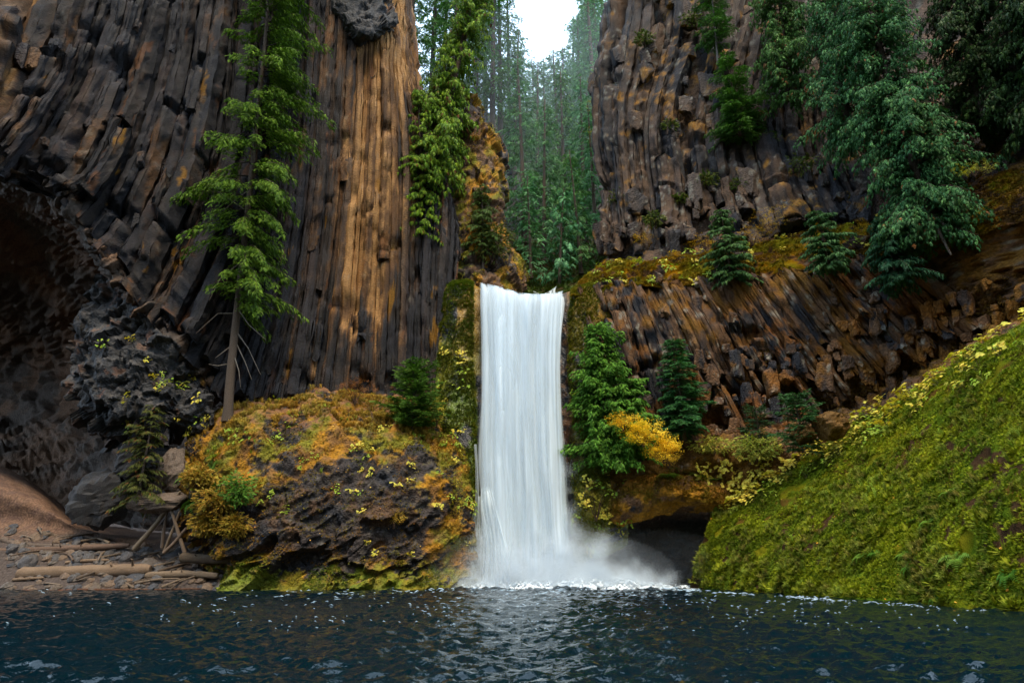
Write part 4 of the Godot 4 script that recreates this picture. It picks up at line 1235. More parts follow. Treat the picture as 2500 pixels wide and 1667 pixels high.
func falls() -> void:
	var root := Node3D.new()
	root.position = Vector3.ZERO
	var base := [
		[Vector3(-2.9, 25.72, -58.8), Vector3(-1.45, 25.29, -58.8), Vector3(0.96, 24.68, -58.8), Vector3(3.17, 24.6, -58.8), Vector3(4.66, 25.03, -58.8)],
		[Vector3(-2.98, 25.32, -57.2), Vector3(-1.48, 24.98, -57), Vector3(0.93, 24.23, -57), Vector3(3.07, 24.15, -57), Vector3(4.61, 24.56, -57.2)],
		[Vector3(-2.76, 23.71, -56.1), Vector3(-1.3, 23.67, -56), Vector3(0.92, 23.22, -56.1), Vector3(3.01, 23.1, -56), Vector3(4.71, 23.42, -56.2)],
		[Vector3(-2.67, 17.16, -55.4), Vector3(-1.13, 17.11, -55.2), Vector3(0.88, 17.16, -55.4), Vector3(2.7, 17.14, -55.3), Vector3(4.24, 17.16, -55.4)],
		[Vector3(-2.72, 9.82, -55), Vector3(-1.08, 9.79, -54.8), Vector3(0.84, 9.8, -54.9), Vector3(2.64, 9.79, -54.8), Vector3(4.32, 9.82, -55)],
		[Vector3(-2.46, 4.74, -54.8), Vector3(-0.87, 4.73, -54.5), Vector3(0.98, 4.73, -54.6), Vector3(2.82, 4.73, -54.5), Vector3(4.52, 4.74, -54.8)],
		[Vector3(-2.09, -0.39, -54.6), Vector3(-0.68, -0.37, -54.2), Vector3(1.1, -0.37, -54.3), Vector3(2.98, -0.37, -54.2), Vector3(4.76, -0.39, -54.6)],
	]
	for k in 5:
		var rows := []
		for r in base.size():
			var row := []
			var fray := [R.randf_range(-0.1, 0.35) * (1.0 if r > 1 else 0.2), R.randf_range(-0.1, 0.35) * (1.0 if r > 1 else 0.2)]
			for c in 5:
				var p: Vector3 = base[r][c]
				row.append(p + Vector3((fray[0] if c == 0 else (-fray[1] if c == 4 else 0.0)), 0.03 * k, 0.24 * k))
			rows.append(row)
		part(inst(water_sheet(rows, [-0.1, 0.25, 0.34, 0.4, 0.45][k], 1.0, k + 1)), "water_curtain", root)
	part(inst(water_sheet([
		[Vector3(-2.38, 7.36, -54.4), Vector3(-1.97, 7.4, -54.2), Vector3(-1.56, 7.17, -54.2)],
		[Vector3(-2.41, 5.99, -53.9), Vector3(-1.8, 5.97, -53.7), Vector3(-1.13, 5.65, -53.8)],
		[Vector3(-2.1, 3.41, -53.6), Vector3(-1.34, 3.24, -53.4), Vector3(-0.36, 3.09, -53.5)],
		[Vector3(-2.48, -0.33, -53.2), Vector3(-1.14, -0.32, -53), Vector3(0.44, -0.33, -53.1)],
	], 0.5, 0.35, 6, 60, 40)), "side_stream", root)
	for q in [[Vector3(-2.93, 10.8, -54.6), Vector3(-2.71, 7.33, -54.2), Vector3(-2.77, 3.73, -53.9), 0.12], [Vector3(-2.44, 6.7, -54.5), Vector3(-2.25, 4.06, -54), Vector3(-1.75, 0.62, -53.8), 0.28], [Vector3(-2.16, 6.36, -54.4), Vector3(-1.79, 3.74, -54), Vector3(-1.32, 0.31, -53.8), 0.3], [Vector3(-3.13, 4.7, -54), Vector3(-3, 2.47, -53.7), Vector3(-2.83, 0.62, -53.5), 0.08]]:
		var w := Vector3(q[3], 0, 0)
		part(inst(water_sheet([[q[0] - w, q[0], q[0] + w], [q[1] - w, q[1], q[1] + w], [q[2] - w * 1.6, q[2], q[2] + w * 1.6]], 0.45, 0.8, 9, 14, 40)), "rivulet", root)
	thing(root, "waterfall", "tall white waterfall plunging over the basalt lip into the pool", "waterfall")
	var up := inst(water_sheet([
		[Vector3(2.11, 27.84, -64), Vector3(3.24, 27.56, -64), Vector3(4.57, 28.41, -64)],
		[Vector3(2.13, 27.49, -63.6), Vector3(3.21, 27.23, -63.4), Vector3(4.39, 27.79, -63.4)],
		[Vector3(2.24, 26.31, -63.2), Vector3(3.18, 26.14, -63), Vector3(4.21, 26.23, -63)],
	], 0.1, 0.4, 7, 40, 20))
	thing(up, "cascade", "little cascade feeding the lip from behind mossy stones", "waterfall")
	# flying drops: dense where the fall strikes, thinning up and to the right
	var b := Builder.new()
	for k in 5200:
		var o := Vector3(R.randfn(), R.randfn(), R.randfn()) * 0.36
		var a := Vector3(R.randfn(), R.randfn(), R.randfn()).normalized() * R.randf_range(0.004, 0.009)
		var c := a.cross(Vector3(R.randfn(), R.randfn(), R.randfn())).normalized() * a.length()
		b.tri(o + a, o - a * 0.5 + c * 0.9, o - a * 0.5 - c * 0.9, Color.WHITE)
	var drop := b.mesh(M.foam)
	var where := []
	var tints := PackedColorArray()
	for q in [[Vector3(0.93, -0.35, -53.7), 3.4, 2.6, 1.0, 420, 0.0], [Vector3(3.63, -0.34, -53.3), 2.8, 2.9, 1.0, 380, 0.35], [Vector3(6.14, -0.32, -53), 4.5, 1.3, 1.2, 240, 0.25], [Vector3(-3.37, -0.33, -53.2), 3.2, 1.0, 1.0, 100, -0.2], [Vector3(-2.09, 0.6, -54.4), 0.7, 4.0, 0.4, 44, -0.1], [Vector3(3.81, -0.36, -54), 0.8, 6.0, 0.4, 70, 0.05]]:
		for k in q[4]:
			var y: float = absf(R.randfn()) * 0.5
			var p: Vector3 = q[0] + Vector3(R.randfn() * q[1] * 0.5 * (1.0 + 0.3 * y) + q[5] * y * q[2] - (q[5] * 0.4 * q[2] if q[5] > 0 else 0.0), y * q[2], R.randfn() * q[3] * 0.5)
			where.append(Transform3D(Basis.from_euler(Vector3(R.randf() * TAU, R.randf() * TAU, 0)) * Basis.from_scale(Vector3.ONE * R.randf_range(0.6, 1.5)), p))
			tints.append(Color.WHITE)
	thing(scatter(drop, where, tints), "spray", "cloud of white water drops bursting from the foot of the falls", "spray", "", "stuff")
	mist(Vector3(2.04, 1.24, -52.8), Vector3(20, 6, 5), 0.04, "thin veil of spray hanging over the foam")
	mist(Vector3(10.03, 1.85, -54.5), Vector3(14, 5, 8), 0.006, "grey mist in the hollow under the overhang")
	mist(Vector3(6.8, 61.87, -100), Vector3(60, 50, 60), 0.0032, "bluish haze among the gorge trees behind the falls")

const FIR := [Color(0.07, 0.15, 0.015), Color(0.2, 0.32, 0.025)]
const TEAL := [Color(0.08, 0.24, 0.12), Color(0.24, 0.5, 0.26)]
const CEDAR := [Color(0.09, 0.2, 0.015), Color(0.28, 0.38, 0.025)]
const DEEP := [Color(0.04, 0.14, 0.055), Color(0.13, 0.3, 0.1)]

func straight(foot: Vector3, h: float, lean := Vector3.ZERO) -> Array:
	return [foot, foot + Vector3(0, h * 0.5, 0) + lean * 0.4, foot + Vector3(0, h, 0) + lean]

func trees() -> void:
	# the tall hemlock on the outcrop
	conifer({"curtain": 0.7, "path": [Vector3(-22, 12.15, -52.2), Vector3(-22.17, 16.21, -52), Vector3(-22.37, 24.02, -52), Vector3(-22.72, 36.92, -52), Vector3(-23.16, 52.81, -52), Vector3(-23.52, 64.93, -52)], "thick": 0.4, "from": 0.33, "thin": -0.12, "reach": 5.4, "limbs": 125, "taper": 0.1, "size": 0.95, "droop": 0.55, "rise": 0.12, "gap": 0.34, "hang": 0.3,
		"lean": Vector3(1.2, 0, 0.3), "a": FIR[0], "b": FIR[1], "dead": [
			[Vector3(-22.03, 19.29, -52), Vector3(-20.89, 17.92, -51.7), Vector3(-19.6, 15.72, -51.5)], [Vector3(-21.99, 18.38, -52), Vector3(-21.07, 16.87, -51.8), Vector3(-20.27, 15.33, -51.6)], [Vector3(-22.42, 18.19, -52), Vector3(-22.95, 17.59, -51.8), Vector3(-23.35, 17.1, -51.6)],
			[Vector3(-22.51, 21.72, -52), Vector3(-21.04, 19.86, -51.5), Vector3(-19.32, 18.41, -51)], [Vector3(-22.42, 20.97, -52), Vector3(-23.64, 20.82, -51.6), Vector3(-24.96, 19.02, -51.2)], [Vector3(-22.3, 16.75, -52), Vector3(-23.15, 16.51, -51.8), Vector3(-23.83, 16.6, -51.6)],
			[Vector3(-22.45, 25.59, -52), Vector3(-23.82, 23.81, -51.5), Vector3(-24.36, 21.83, -51.3)], [Vector3(-22.84, 32.14, -52), Vector3(-23.32, 31.22, -51.5), Vector3(-24.37, 29.5, -51)], [Vector3(-22.86, 30.46, -52), Vector3(-25.02, 31.79, -51.4), Vector3(-27.41, 31.64, -51)], [Vector3(-22.18, 17.65, -52), Vector3(-21.38, 16.1, -51.6), Vector3(-21.03, 14.68, -51.5)]]},
		"hemlock_tree", "tall sparse hemlock with a bare leaning trunk standing on the rock outcrop")
	conifer({"path": straight(Vector3(-27.43, 5.62, -51.2), 7.6, Vector3(0.2, 0, 0)), "thick": 0.12, "from": 0.08, "reach": 3.0, "limbs": 34, "taper": 0.7, "size": 0.75, "droop": 0.4, "rise": 0.1, "gap": 0.33, "hang": 0.3, "a": Color(0.06, 0.08, 0.015), "b": Color(0.13, 0.13, 0.03), "brown": 0.08},
		"spruce_sapling", "dull olive spruce sapling with drooping boughs in front of the cave")
	conifer({"path": straight(Vector3(-7.89, 11.77, -53.2), 5.2), "thick": 0.12, "from": 0.02, "reach": 3.1, "limbs": 90, "taper": 0.5, "size": 0.6, "droop": 0.1, "rise": 0.35, "gap": 0.25, "a": Color(0.06, 0.15, 0.02), "b": Color(0.15, 0.27, 0.03)},
		"young_fir", "dense round young fir on the outcrop against the column wall")
	conifer({"path": straight(Vector3(7.55, 9.13, -53.8), 11.6, Vector3(-0.5, 0, 0)), "thick": 0.16, "from": 0.02, "curtain": 0.6, "reach": 3.6, "limbs": 110, "taper": 0.5, "spray": "cedar", "size": 0.75, "droop": 0.3, "rise": 0.2, "gap": 0.3, "hang": 0.2, "lean": Vector3(0.15, 0, 0.25), "a": Color(0.07, 0.2, 0.025), "b": Color(0.2, 0.4, 0.05)},
		"cedar_tree", "bushy bright green cedar beside the right edge of the falls")
	conifer({"path": straight(Vector3(8.9, 9.55, -53.2), 6.2, Vector3(0.6, 0, 0)), "thick": 0.12, "from": 0.0, "reach": 2.7, "limbs": 70, "taper": 0.45, "spray": "cedar", "size": 0.75, "droop": 0.35, "rise": 0.2, "gap": 0.3, "hang": 0.2, "lean": Vector3(0.3, 0, 0.25), "a": Color(0.07, 0.2, 0.025), "b": Color(0.2, 0.4, 0.05)},
		"cedar_tree", "low cedar leaning from the bushy cedar toward the pyramid fir")
	conifer({"path": straight(Vector3(13.47, 10.8, -53), 8.2, Vector3(-0.4, 0, 0)), "thick": 0.14, "from": 0.1, "reach": 2.9, "limbs": 80, "taper": 0.75, "size": 0.75, "droop": 0.25, "rise": 0.15, "gap": 0.28, "a": Color(0.025, 0.11, 0.035), "b": Color(0.08, 0.23, 0.06)},
		"fir_tree", "dark green pyramid fir standing below the slanting columns")
	conifer({"path": straight(Vector3(20.61, 9.17, -48.5), 4.2), "thick": 0.08, "from": 0.02, "reach": 1.9, "limbs": 46, "taper": 0.5, "size": 0.6, "droop": 0.2, "rise": 0.4, "gap": 0.28, "a": Color(0.03, 0.1, 0.03), "b": Color(0.07, 0.18, 0.05)},
		"young_fir", "small dark green conifer at the foot of the scree above the yellow leaves")
	conifer({"path": straight(Vector3(19.07, 10.62, -52.5), 2.6), "thick": 0.06, "from": 0.02, "reach": 1.4, "limbs": 26, "taper": 0.5, "size": 0.5, "droop": 0.2, "rise": 0.4, "gap": 0.28, "a": Color(0.03, 0.08, 0.03), "b": Color(0.06, 0.13, 0.04)},
		"young_fir", "tiny dark conifer between the pyramid fir and the small conifer")
	# cedars on the left wall beside the gorge
	conifer({"path": [Vector3(-8.2, 35.36, -60), Vector3(-7.01, 44.24, -60.5), Vector3(-6.12, 51.69, -61), Vector3(-4.5, 62.64, -62), Vector3(-3.72, 74.14, -63)], "thick": 0.6, "from": 0.0, "curtain": 0.8, "reach": 4.6, "limbs": 150, "taper": 0.3, "spray": "cedar", "size": 1.15, "droop": 0.75, "rise": 0.2, "gap": 0.42, "hang": 0.7, "lean": Vector3(-0.35, 0, 0.35), "a": CEDAR[0], "b": CEDAR[1], "brown": 0.03},
		"cedar_tree", "yellow green cedar hanging over the columns left of the gorge", "tree")
	conifer({"path": [Vector3(-8.37, 30.81, -59.4), Vector3(-8.65, 35.76, -59), Vector3(-9.19, 41.66, -59), Vector3(-9.78, 48.83, -59.5)], "thick": 0.25, "from": 0.05, "reach": 2.9, "limbs": 80, "taper": 0.4, "spray": "cedar", "size": 1.0, "droop": 0.7, "rise": 0.15, "gap": 0.4, "hang": 0.7, "lean": Vector3(-0.2, 0, 0.4), "a": CEDAR[0], "b": CEDAR[1], "brown": 0.04},
		"cedar_tree", "lower cedar trailing pale green fronds down the columns", "tree")
	conifer({"path": straight(Vector3(-2.75, 27.67, -60.5), 10.0, Vector3(-0.3, 0, 0)), "thick": 0.15, "from": 0.3, "reach": 2.3, "limbs": 40, "taper": 0.5, "size": 0.9, "droop": 0.5, "rise": 0.1, "gap": 0.35, "hang": 0.3, "a": Color(0.07, 0.14, 0.03), "b": Color(0.14, 0.2, 0.05)},
		"hemlock_tree", "thin young hemlock in front of the mossy rock tower")
	# right cliff trees
	conifer({"path": [Vector3(31.74, 25.21, -46.5), Vector3(31.41, 29.68, -46.5), Vector3(31.24, 36.81, -47), Vector3(31.16, 45.58, -47.5), Vector3(31.67, 56.89, -48)], "thick": 0.6, "from": 0.02, "curtain": 0.9, "thin": -0.24, "roots": [[Vector3(31.16, 27.14, -46), Vector3(31.42, 25.47, -45.6), Vector3(31.71, 23.95, -45.4), Vector3(31.88, 23.03, -45.3)], [Vector3(31.13, 27.51, -46), Vector3(30.97, 25.73, -45.4), Vector3(30.98, 24.38, -45.2)], [Vector3(31.25, 26.77, -46), Vector3(31.71, 25.9, -45.4), Vector3(32.11, 24.28, -45)]], "reach": 5.0, "limbs": 210, "taper": 0.22, "spray": "cedar", "size": 0.85, "droop": 0.6, "rise": 0.2, "gap": 0.4, "hang": 0.45, "lean": Vector3(-0.3, 0, 0.3), "a": DEEP[0], "b": DEEP[1], "brown": 0.02},
		"cedar_tree", "huge blue green cedar leaning from the right cliff above pale roots")
	conifer({"path": [Vector3(23.11, 42.92, -59.5), Vector3(23.05, 46.68, -59.5), Vector3(22.64, 52.68, -59.5)], "thick": 0.16, "from": 0.0, "reach": 3.6, "limbs": 70, "taper": 0.5, "size": 0.9, "droop": 0.35, "rise": 0.2, "gap": 0.34, "a": Color(0.05, 0.15, 0.025), "b": Color(0.14, 0.28, 0.045)},
		"fir_tree", "small green fir growing from the face of the upper right cliff")
	conifer({"path": [Vector3(22.07, 52.4, -60.5), Vector3(22.18, 57.58, -60.5), Vector3(22.25, 64.86, -60.5)], "thick": 0.14, "from": 0.3, "reach": 2.8, "limbs": 36, "taper": 0.4, "size": 0.9, "droop": 0.4, "rise": 0.1, "gap": 0.36, "a": Color(0.05, 0.15, 0.03), "b": Color(0.13, 0.26, 0.05), "bark": Color(0.36, 0.32, 0.28)},
		"hemlock_tree", "thin pale stemmed tree on the rim of the upper right cliff")
	conifer({"path": [Vector3(27.3, 45.3, -57), Vector3(27.71, 52.16, -57), Vector3(28.32, 59.38, -57.5), Vector3(29.11, 68.39, -58)], "thick": 0.3, "from": 0.0, "curtain": 1.0, "reach": 4.4, "limbs": 90, "taper": 0.3, "spray": "cedar", "size": 1.05, "droop": 0.6, "rise": 0.15, "gap": 0.4, "hang": 0.5, "a": Color(0.05, 0.13, 0.03), "b": Color(0.13, 0.26, 0.06), "brown": 0.03, "lean": Vector3(0, 0, 0.5)},
		"cedar_tree", "dark cedar at the cliff top between the green fir and the huge cedar")
	conifer({"path": straight(Vector3(19.11, 25.31, -55), 6.6, Vector3(-0.3, 0, 0)), "thick": 0.12, "from": 0.0, "reach": 2.8, "limbs": 44, "taper": 0.6, "spray": "cedar", "size": 0.85, "droop": 0.45, "rise": 0.2, "gap": 0.34, "hang": 0.2, "a": Color(0.05, 0.13, 0.04), "b": Color(0.13, 0.24, 0.07)},
		"young_cedar", "young cedar with open sprays growing on the mossy ledge")
	conifer({"path": straight(Vector3(25.54, 24.52, -50.5), 4.8, Vector3(-0.4, 0, 0)), "thick": 0.1, "from": 0.0, "reach": 2.6, "limbs": 40, "taper": 0.5, "spray": "cedar", "size": 0.8, "droop": 0.5, "rise": 0.2, "gap": 0.34, "hang": 0.2, "a": Color(0.05, 0.14, 0.05), "b": Color(0.12, 0.24, 0.09)},
		"young_cedar", "low spreading cedar bush under the left side of the huge cedar")
	conifer({"path": straight(Vector3(28.95, 22.09, -47.5), 5.0, Vector3(-0.3, 0, 0)), "thick": 0.1, "from": 0.0, "reach": 2.8, "limbs": 44, "taper": 0.4, "spray": "cedar", "size": 0.8, "droop": 0.55, "rise": 0.15, "gap": 0.34, "hang": 0.3, "a": Color(0.02, 0.08, 0.04), "b": Color(0.05, 0.14, 0.06)},
		"young_cedar", "shaded cedar bush hanging below the huge cedar")
	conifer({"path": [Vector3(30.09, 36.92, -52), Vector3(29.97, 43.84, -52), Vector3(30.19, 52.26, -52.5), Vector3(31.13, 60.36, -53)], "thick": 0.4, "from": 0.0, "curtain": 0.9, "reach": 4.2, "limbs": 110, "taper": 0.25, "spray": "cedar", "size": 0.85, "droop": 0.6, "rise": 0.1, "gap": 0.42, "hang": 0.5, "lean": Vector3(-0.2, 0, 0.4), "a": DEEP[0], "b": DEEP[1], "brown": 0.03},
		"cedar_tree", "blue green cedar crowding the left side of the huge cedar")
	for q in [[Vector3(37.32, 35.25, -46), 16.0], [Vector3(39.02, 35.36, -44), 17.0], [Vector3(38.87, 31.97, -41), 15.0]]:
		conifer({"path": straight(q[0], q[1]), "thick": 0.3, "from": 0.0, "curtain": 1.2, "reach": 4.4, "limbs": 70, "taper": 0.25, "spray": "cedar", "size": 1.1, "droop": 0.6, "rise": 0.1, "gap": 0.45, "hang": 0.5, "a": Color(0.02, 0.05, 0.015), "b": Color(0.05, 0.1, 0.02)},
			"cedar_tree", "dim cedar on the dark cliff right of the huge cedar", "tree", "dim cedars on the right cliff")
	# forest of the gorge
	var teal := [
		[Vector3(1.67, 41.89, -82), 30, 4.6], [Vector3(4.01, 37.54, -78), 24, 4.2], [Vector3(7.26, 40.93, -84), 30, 4.8], [Vector3(9.48, 40.91, -80), 26, 4.2], [Vector3(0.27, 54.24, -95), 34, 5.0], [Vector3(4.11, 54.34, -98), 30, 5.2], [Vector3(8.26, 56.49, -102), 34, 5.4], [Vector3(11.73, 57.81, -100), 38, 5.4],
		[Vector3(13.67, 58.87, -95), 44, 5.0], [Vector3(2.08, 73.91, -120), 34, 6.0], [Vector3(6.68, 75.89, -125), 32, 6.0], [Vector3(11.45, 77.67, -128), 36, 6.4], [Vector3(15.17, 75.89, -120), 44, 6.2], [Vector3(16.78, 71.54, -110), 50, 6.0], [Vector3(5.94, 99.46, -150), 30, 7.0], [Vector3(11.22, 101.42, -155), 32, 7.0], [Vector3(15.84, 99.46, -150), 44, 7.0], [Vector3(19.49, 95.32, -140), 54, 7.0], [Vector3(21.49, 89.75, -130), 56, 7.0],
		[Vector3(2.12, 31.75, -70), 13, 3.2], [Vector3(5.17, 30.55, -69), 12, 3.4], [Vector3(7.69, 32.28, -70), 16, 3.4], [Vector3(10.07, 37.97, -74), 20, 3.4]]
	for q in teal:
		var kind := R.randf_range(0.0, 0.6)
		conifer({"path": straight(q[0], q[1], Vector3(R.randf_range(-1, 1), 0, 0)), "thick": 0.012 * q[1] + 0.05, "from": 0.1, "curtain": 1.2, "reach": q[2], "limbs": int(q[1] * 1.7), "taper": 0.55, "spray": "cedar" if R.randf() < 0.35 else "fir", "size": 1.5, "droop": 0.4, "rise": 0.1, "gap": 0.55, "hang": 0.25, "more": 1.6, "a": TEAL[0].lerp(FIR[0], kind), "b": TEAL[1].lerp(FIR[1], kind)},
			"forest_conifer", "short young conifer beside the gorge stream just behind the lip" if q[1] < 21 else ("yellowish green conifer in the forest of the gorge" if kind > 0.38 else ("mid green conifer in the forest of the gorge" if kind > 0.2 else "blue green conifer in the forest of the gorge")), "tree", "young trees by the gorge stream" if q[1] < 21 else ("yellowish trees in the gorge" if kind > 0.38 else ("mid green trees in the gorge" if kind > 0.2 else "blue green trees in the gorge")))
	var tall := [[Vector3(-14.16, 54.53, -78), 44, 5.0], [Vector3(-11.84, 58.59, -84), 46, 5.2], [Vector3(-8.05, 56.57, -80), 44, 5.2], [Vector3(-5.71, 62.66, -90), 50, 5.4], [Vector3(-2.91, 58.48, -86), 46, 4.6], [Vector3(-1.75, 60.89, -92), 46, 4.6], [Vector3(-4.49, 68.57, -100), 52, 5.0], [Vector3(-8.16, 73.03, -104), 54, 5.5], [Vector3(-0.28, 61.05, -96), 40, 4.4], [Vector3(-11.79, 67.54, -96), 50, 5.5]]
	for q in tall:
		conifer({"path": straight(q[0], q[1], Vector3(R.randf_range(-1, 1), 0, 0)), "thick": 0.5, "from": 0.2, "curtain": 1.2, "reach": q[2], "limbs": int(q[1] * 1.6), "taper": 0.4, "size": 1.5, "droop": 0.4, "rise": 0.1, "gap": 0.55, "hang": 0.25, "more": 1.3, "a": Color(0.06, 0.16, 0.04), "b": Color(0.16, 0.32, 0.09), "bark": Color(0.16, 0.13, 0.11)},
			"forest_conifer", "tall bare trunked conifer against the sky left of the gorge", "tree", "tall trees left of the gorge")

func on(sheet: String, u: float, w: float, size: float, sink := 0.0) -> Transform3D:
	var s: Sheet = keep[sheet]
	var n := s.up(u, w).lerp(Vector3.UP, 0.45).normalized()
	var x := n.cross(Vector3(sin(R.randf() * TAU), 0, cos(R.randf() * TAU))).normalized()
	return Transform3D(Basis(x * size, n * size, x.cross(n) * size), s.at(u, w) - n * sink)

# sow(sheet, mesh, how many, sizes, colours, u range, w range, patchiness, least upward tilt)
func sow(sheet: String, spray: String, n: int, lo: float, hi: float, a: Color, c: Color, u: Vector2, w: Vector2, patchy: float, tilt: float, called: String, label: String, category: String) -> void:
	var s: Sheet = keep[sheet]
	var where := []
	var tints := PackedColorArray()
	for k in n:
		var x := R.randf_range(u.x, u.y)
		var y := R.randf_range(w.x, w.y)
		var p := s.at(x, y)
		if s.up(x, y).y < tilt or p.y < 0.12: continue
		var f := fb(p + Vector3(13, 0, 0), 0.3)
		if f < patchy or (sheet == "bank" and fb(p, 0.9) + 0.7 * fb(p + Vector3(0, 0, 8), 0.14) > 0.48): continue
		where.append(on(sheet, x, y, R.randf_range(lo, hi)))
		tints.append(a.lerp(c, clampf(0.5 + 1.3 * fb(p, 0.3) + R.randf_range(-0.4, 0.4), 0, 1)) * R.randf_range(0.6, 1.3))
	thing(scatter(sprays[spray], where, tints), called, label, category, "", "stuff")

func crowd(meshes: Array, sheet: String, n: int, lo: float, hi: float, u: Vector2, w: Vector2, called: String, label: String, category: String, group: String, sink := 0.0, patchy := -1.0) -> void:
	var made := 0
	for k in n * 4:
		if made >= n: break
		var x := R.randf_range(u.x, u.y)
		var y := R.randf_range(w.x, w.y)
		var s: Sheet = keep[sheet]
		var p := s.at(x, y)
		if p.y < 0.05 or fb(p + Vector3(2, 0, 5), 0.25) < patchy: continue
		var o := inst(meshes[R.randi() % meshes.size()])
		var size := R.randf_range(lo, hi)
		o.transform = on(sheet, x, y, size, sink * size)
		thing(o, called, label, category, group)
		made += 1

func small_things() -> void:
	# moss and grass that nobody could count
	sow("bank", "tuft", 90000, 0.1, 0.3, Color(0.12, 0.18, 0.01), Color(0.33, 0.37, 0.014), Vector2(0, 1), Vector2(0.02, 1), -0.4, -0.1, "moss", "shaggy green moss covering the right bank", "moss")
	sow("bank", "tuft", 3200, 0.4, 0.8, Color(0.1, 0.12, 0.01), Color(0.26, 0.28, 0.015), Vector2(0, 1), Vector2(0.2, 1), -0.1, -0.2, "moss", "thick hummocks of darker moss low on the right bank", "moss")
	sow("bank", "grass", 2600, 0.3, 0.6, Color(0.2, 0.17, 0.03), Color(0.22, 0.3, 0.03), Vector2(0, 1), Vector2(0.03, 1), 0.02, -0.2, "grass", "thin trailing grass on the right bank", "grass")
	sow("mound", "tuft", 34000, 0.08, 0.24, Color(0.36, 0.17, 0.012), Color(0.2, 0.19, 0.02), Vector2(0, 1), Vector2(0.02, 0.8), -0.12, 0.1, "moss", "golden moss tufts on the rock outcrop", "moss")
	sow("mound", "tuft", 5000, 0.1, 0.26, Color(0.08, 0.13, 0.012), Color(0.2, 0.24, 0.02), Vector2(0.1, 1), Vector2(0.8, 0.97), 0.0, -0.3, "moss", "green moss along the waterline of the outcrop", "moss")
	sow("mound", "grass", 2600, 0.3, 0.6, Color(0.5, 0.28, 0.04), Color(0.42, 0.32, 0.06), Vector2(0.08, 0.85), Vector2(0.06, 0.3), -0.05, 0.35, "grass", "dry golden grass on top of the outcrop", "grass")
	sow("mound", "grass", 500, 0.25, 0.5, Color(0.2, 0.3, 0.03), Color(0.3, 0.36, 0.04), Vector2(0.05, 0.95), Vector2(0.05, 0.5), 0.2, 0.2, "grass", "fresh green grass tufts among the golden moss", "grass")
	sow("ledge", "tuft", 16000, 0.16, 0.36, Color(0.36, 0.19, 0.012), Color(0.26, 0.22, 0.02), Vector2(0, 0.75), Vector2(0.15, 1), -0.1, 0.1, "moss", "orange gold moss cushions along the right ledge", "moss")
	sow("fallwall", "tuft", 15400, 0.14, 0.32, Color(0.11, 0.17, 0.012), Color(0.24, 0.24, 0.02), Vector2(0, 0.28), Vector2(0, 0.97), -0.25, -0.6, "moss", "hanging green moss left of the falls", "moss")
	sow("fallwall", "tuft", 15400, 0.14, 0.32, Color(0.13, 0.17, 0.012), Color(0.28, 0.24, 0.02), Vector2(0.72, 1), Vector2(0, 0.97), -0.25, -0.6, "moss", "hanging green moss right of the falls", "moss")
	sow("tower", "tuft", 6000, 0.16, 0.36, Color(0.34, 0.2, 0.015), Color(0.24, 0.24, 0.02), Vector2(0, 1), Vector2(0, 1), 0.0, -0.2, "moss", "gold moss on the rock tower", "moss")
	sow("talus", "tuft", 9000, 0.14, 0.32, Color(0.2, 0.1, 0.02), Color(0.26, 0.16, 0.02), Vector2(0, 1), Vector2(0, 1), -0.1, 0.0, "moss", "brown moss on the scree above the green bank", "moss")
	sow("cliff_right_lower", "tuft", 16000, 0.16, 0.42, Color(0.12, 0.06, 0.015), Color(0.26, 0.14, 0.02), Vector2(0.3, 1), Vector2(0.5, 1), -0.25, -1.0, "moss", "brown moss on the rubble below the slanting columns", "moss")
	sow("cliff_right", "tuft", 9000, 0.16, 0.42, Color(0.1, 0.07, 0.015), Color(0.24, 0.15, 0.02), Vector2(0.72, 1), Vector2(0.3, 1), -0.2, -1.0, "moss", "dark brown moss on the cliff right of the huge cedar", "moss")
	sow("ledge", "tuft", 9000, 0.16, 0.42, Color(0.16, 0.08, 0.015), Color(0.3, 0.17, 0.02), Vector2(0.72, 1), Vector2(0, 1), -0.3, -0.6, "moss", "rust brown moss on the slope right of the huge cedar", "moss")
	sow("overhang", "tuft", 6000, 0.12, 0.28, Color(0.3, 0.16, 0.012), Color(0.26, 0.2, 0.02), Vector2(0, 1), Vector2(0, 0.75), -0.2, -0.5, "moss", "brown gold moss on the overhang", "moss")
	sow("gorge", "tuft", 4000, 0.5, 1.2, Color(0.06, 0.1, 0.02), Color(0.14, 0.18, 0.04), Vector2(0, 1), Vector2(0.2, 1), -0.4, -1.0, "undergrowth", "green undergrowth on the gorge floor", "undergrowth")
	sow("bank", "fallen", 700, 0.18, 0.34, Color(0.75, 0.45, 0.05), Color(0.7, 0.25, 0.03), Vector2(0, 1), Vector2(0.1, 0.95), -1.0, -0.2, "fallen_leaves", "fallen yellow and orange leaves on the green bank", "leaves")
	sow("mound", "fallen", 900, 0.14, 0.3, Color(0.65, 0.25, 0.08), Color(0.75, 0.5, 0.08), Vector2(0, 1), Vector2(0.03, 0.7), -0.3, 0.1, "fallen_leaves", "fallen red and yellow leaves on the outcrop", "leaves")
	# leafy plants
	var gold := []
	for k in 4: gold.append(plant_mesh(Color(0.75, 0.55, 0.08), Color(0.6, 0.62, 0.1), 9, 0.3))
	var lime := []
	for k in 3: lime.append(plant_mesh(Color(0.24, 0.42, 0.04), Color(0.42, 0.5, 0.06), 9, 0.28))
	crowd(gold, "bank", 150, 0.6, 1.2, Vector2(0.05, 1), Vector2(0.0, 0.27), "yellow_plant", "yellow leaved plant along the upper edge of the green bank", "plant", "yellow plants along the top of the bank", 0.0, -0.25)
	crowd(lime, "bank", 80, 0.45, 0.9, Vector2(0.05, 1), Vector2(0.02, 0.3), "green_plant", "lime green plant along the upper edge of the green bank", "plant", "green plants along the top of the bank", 0.0, -0.25)
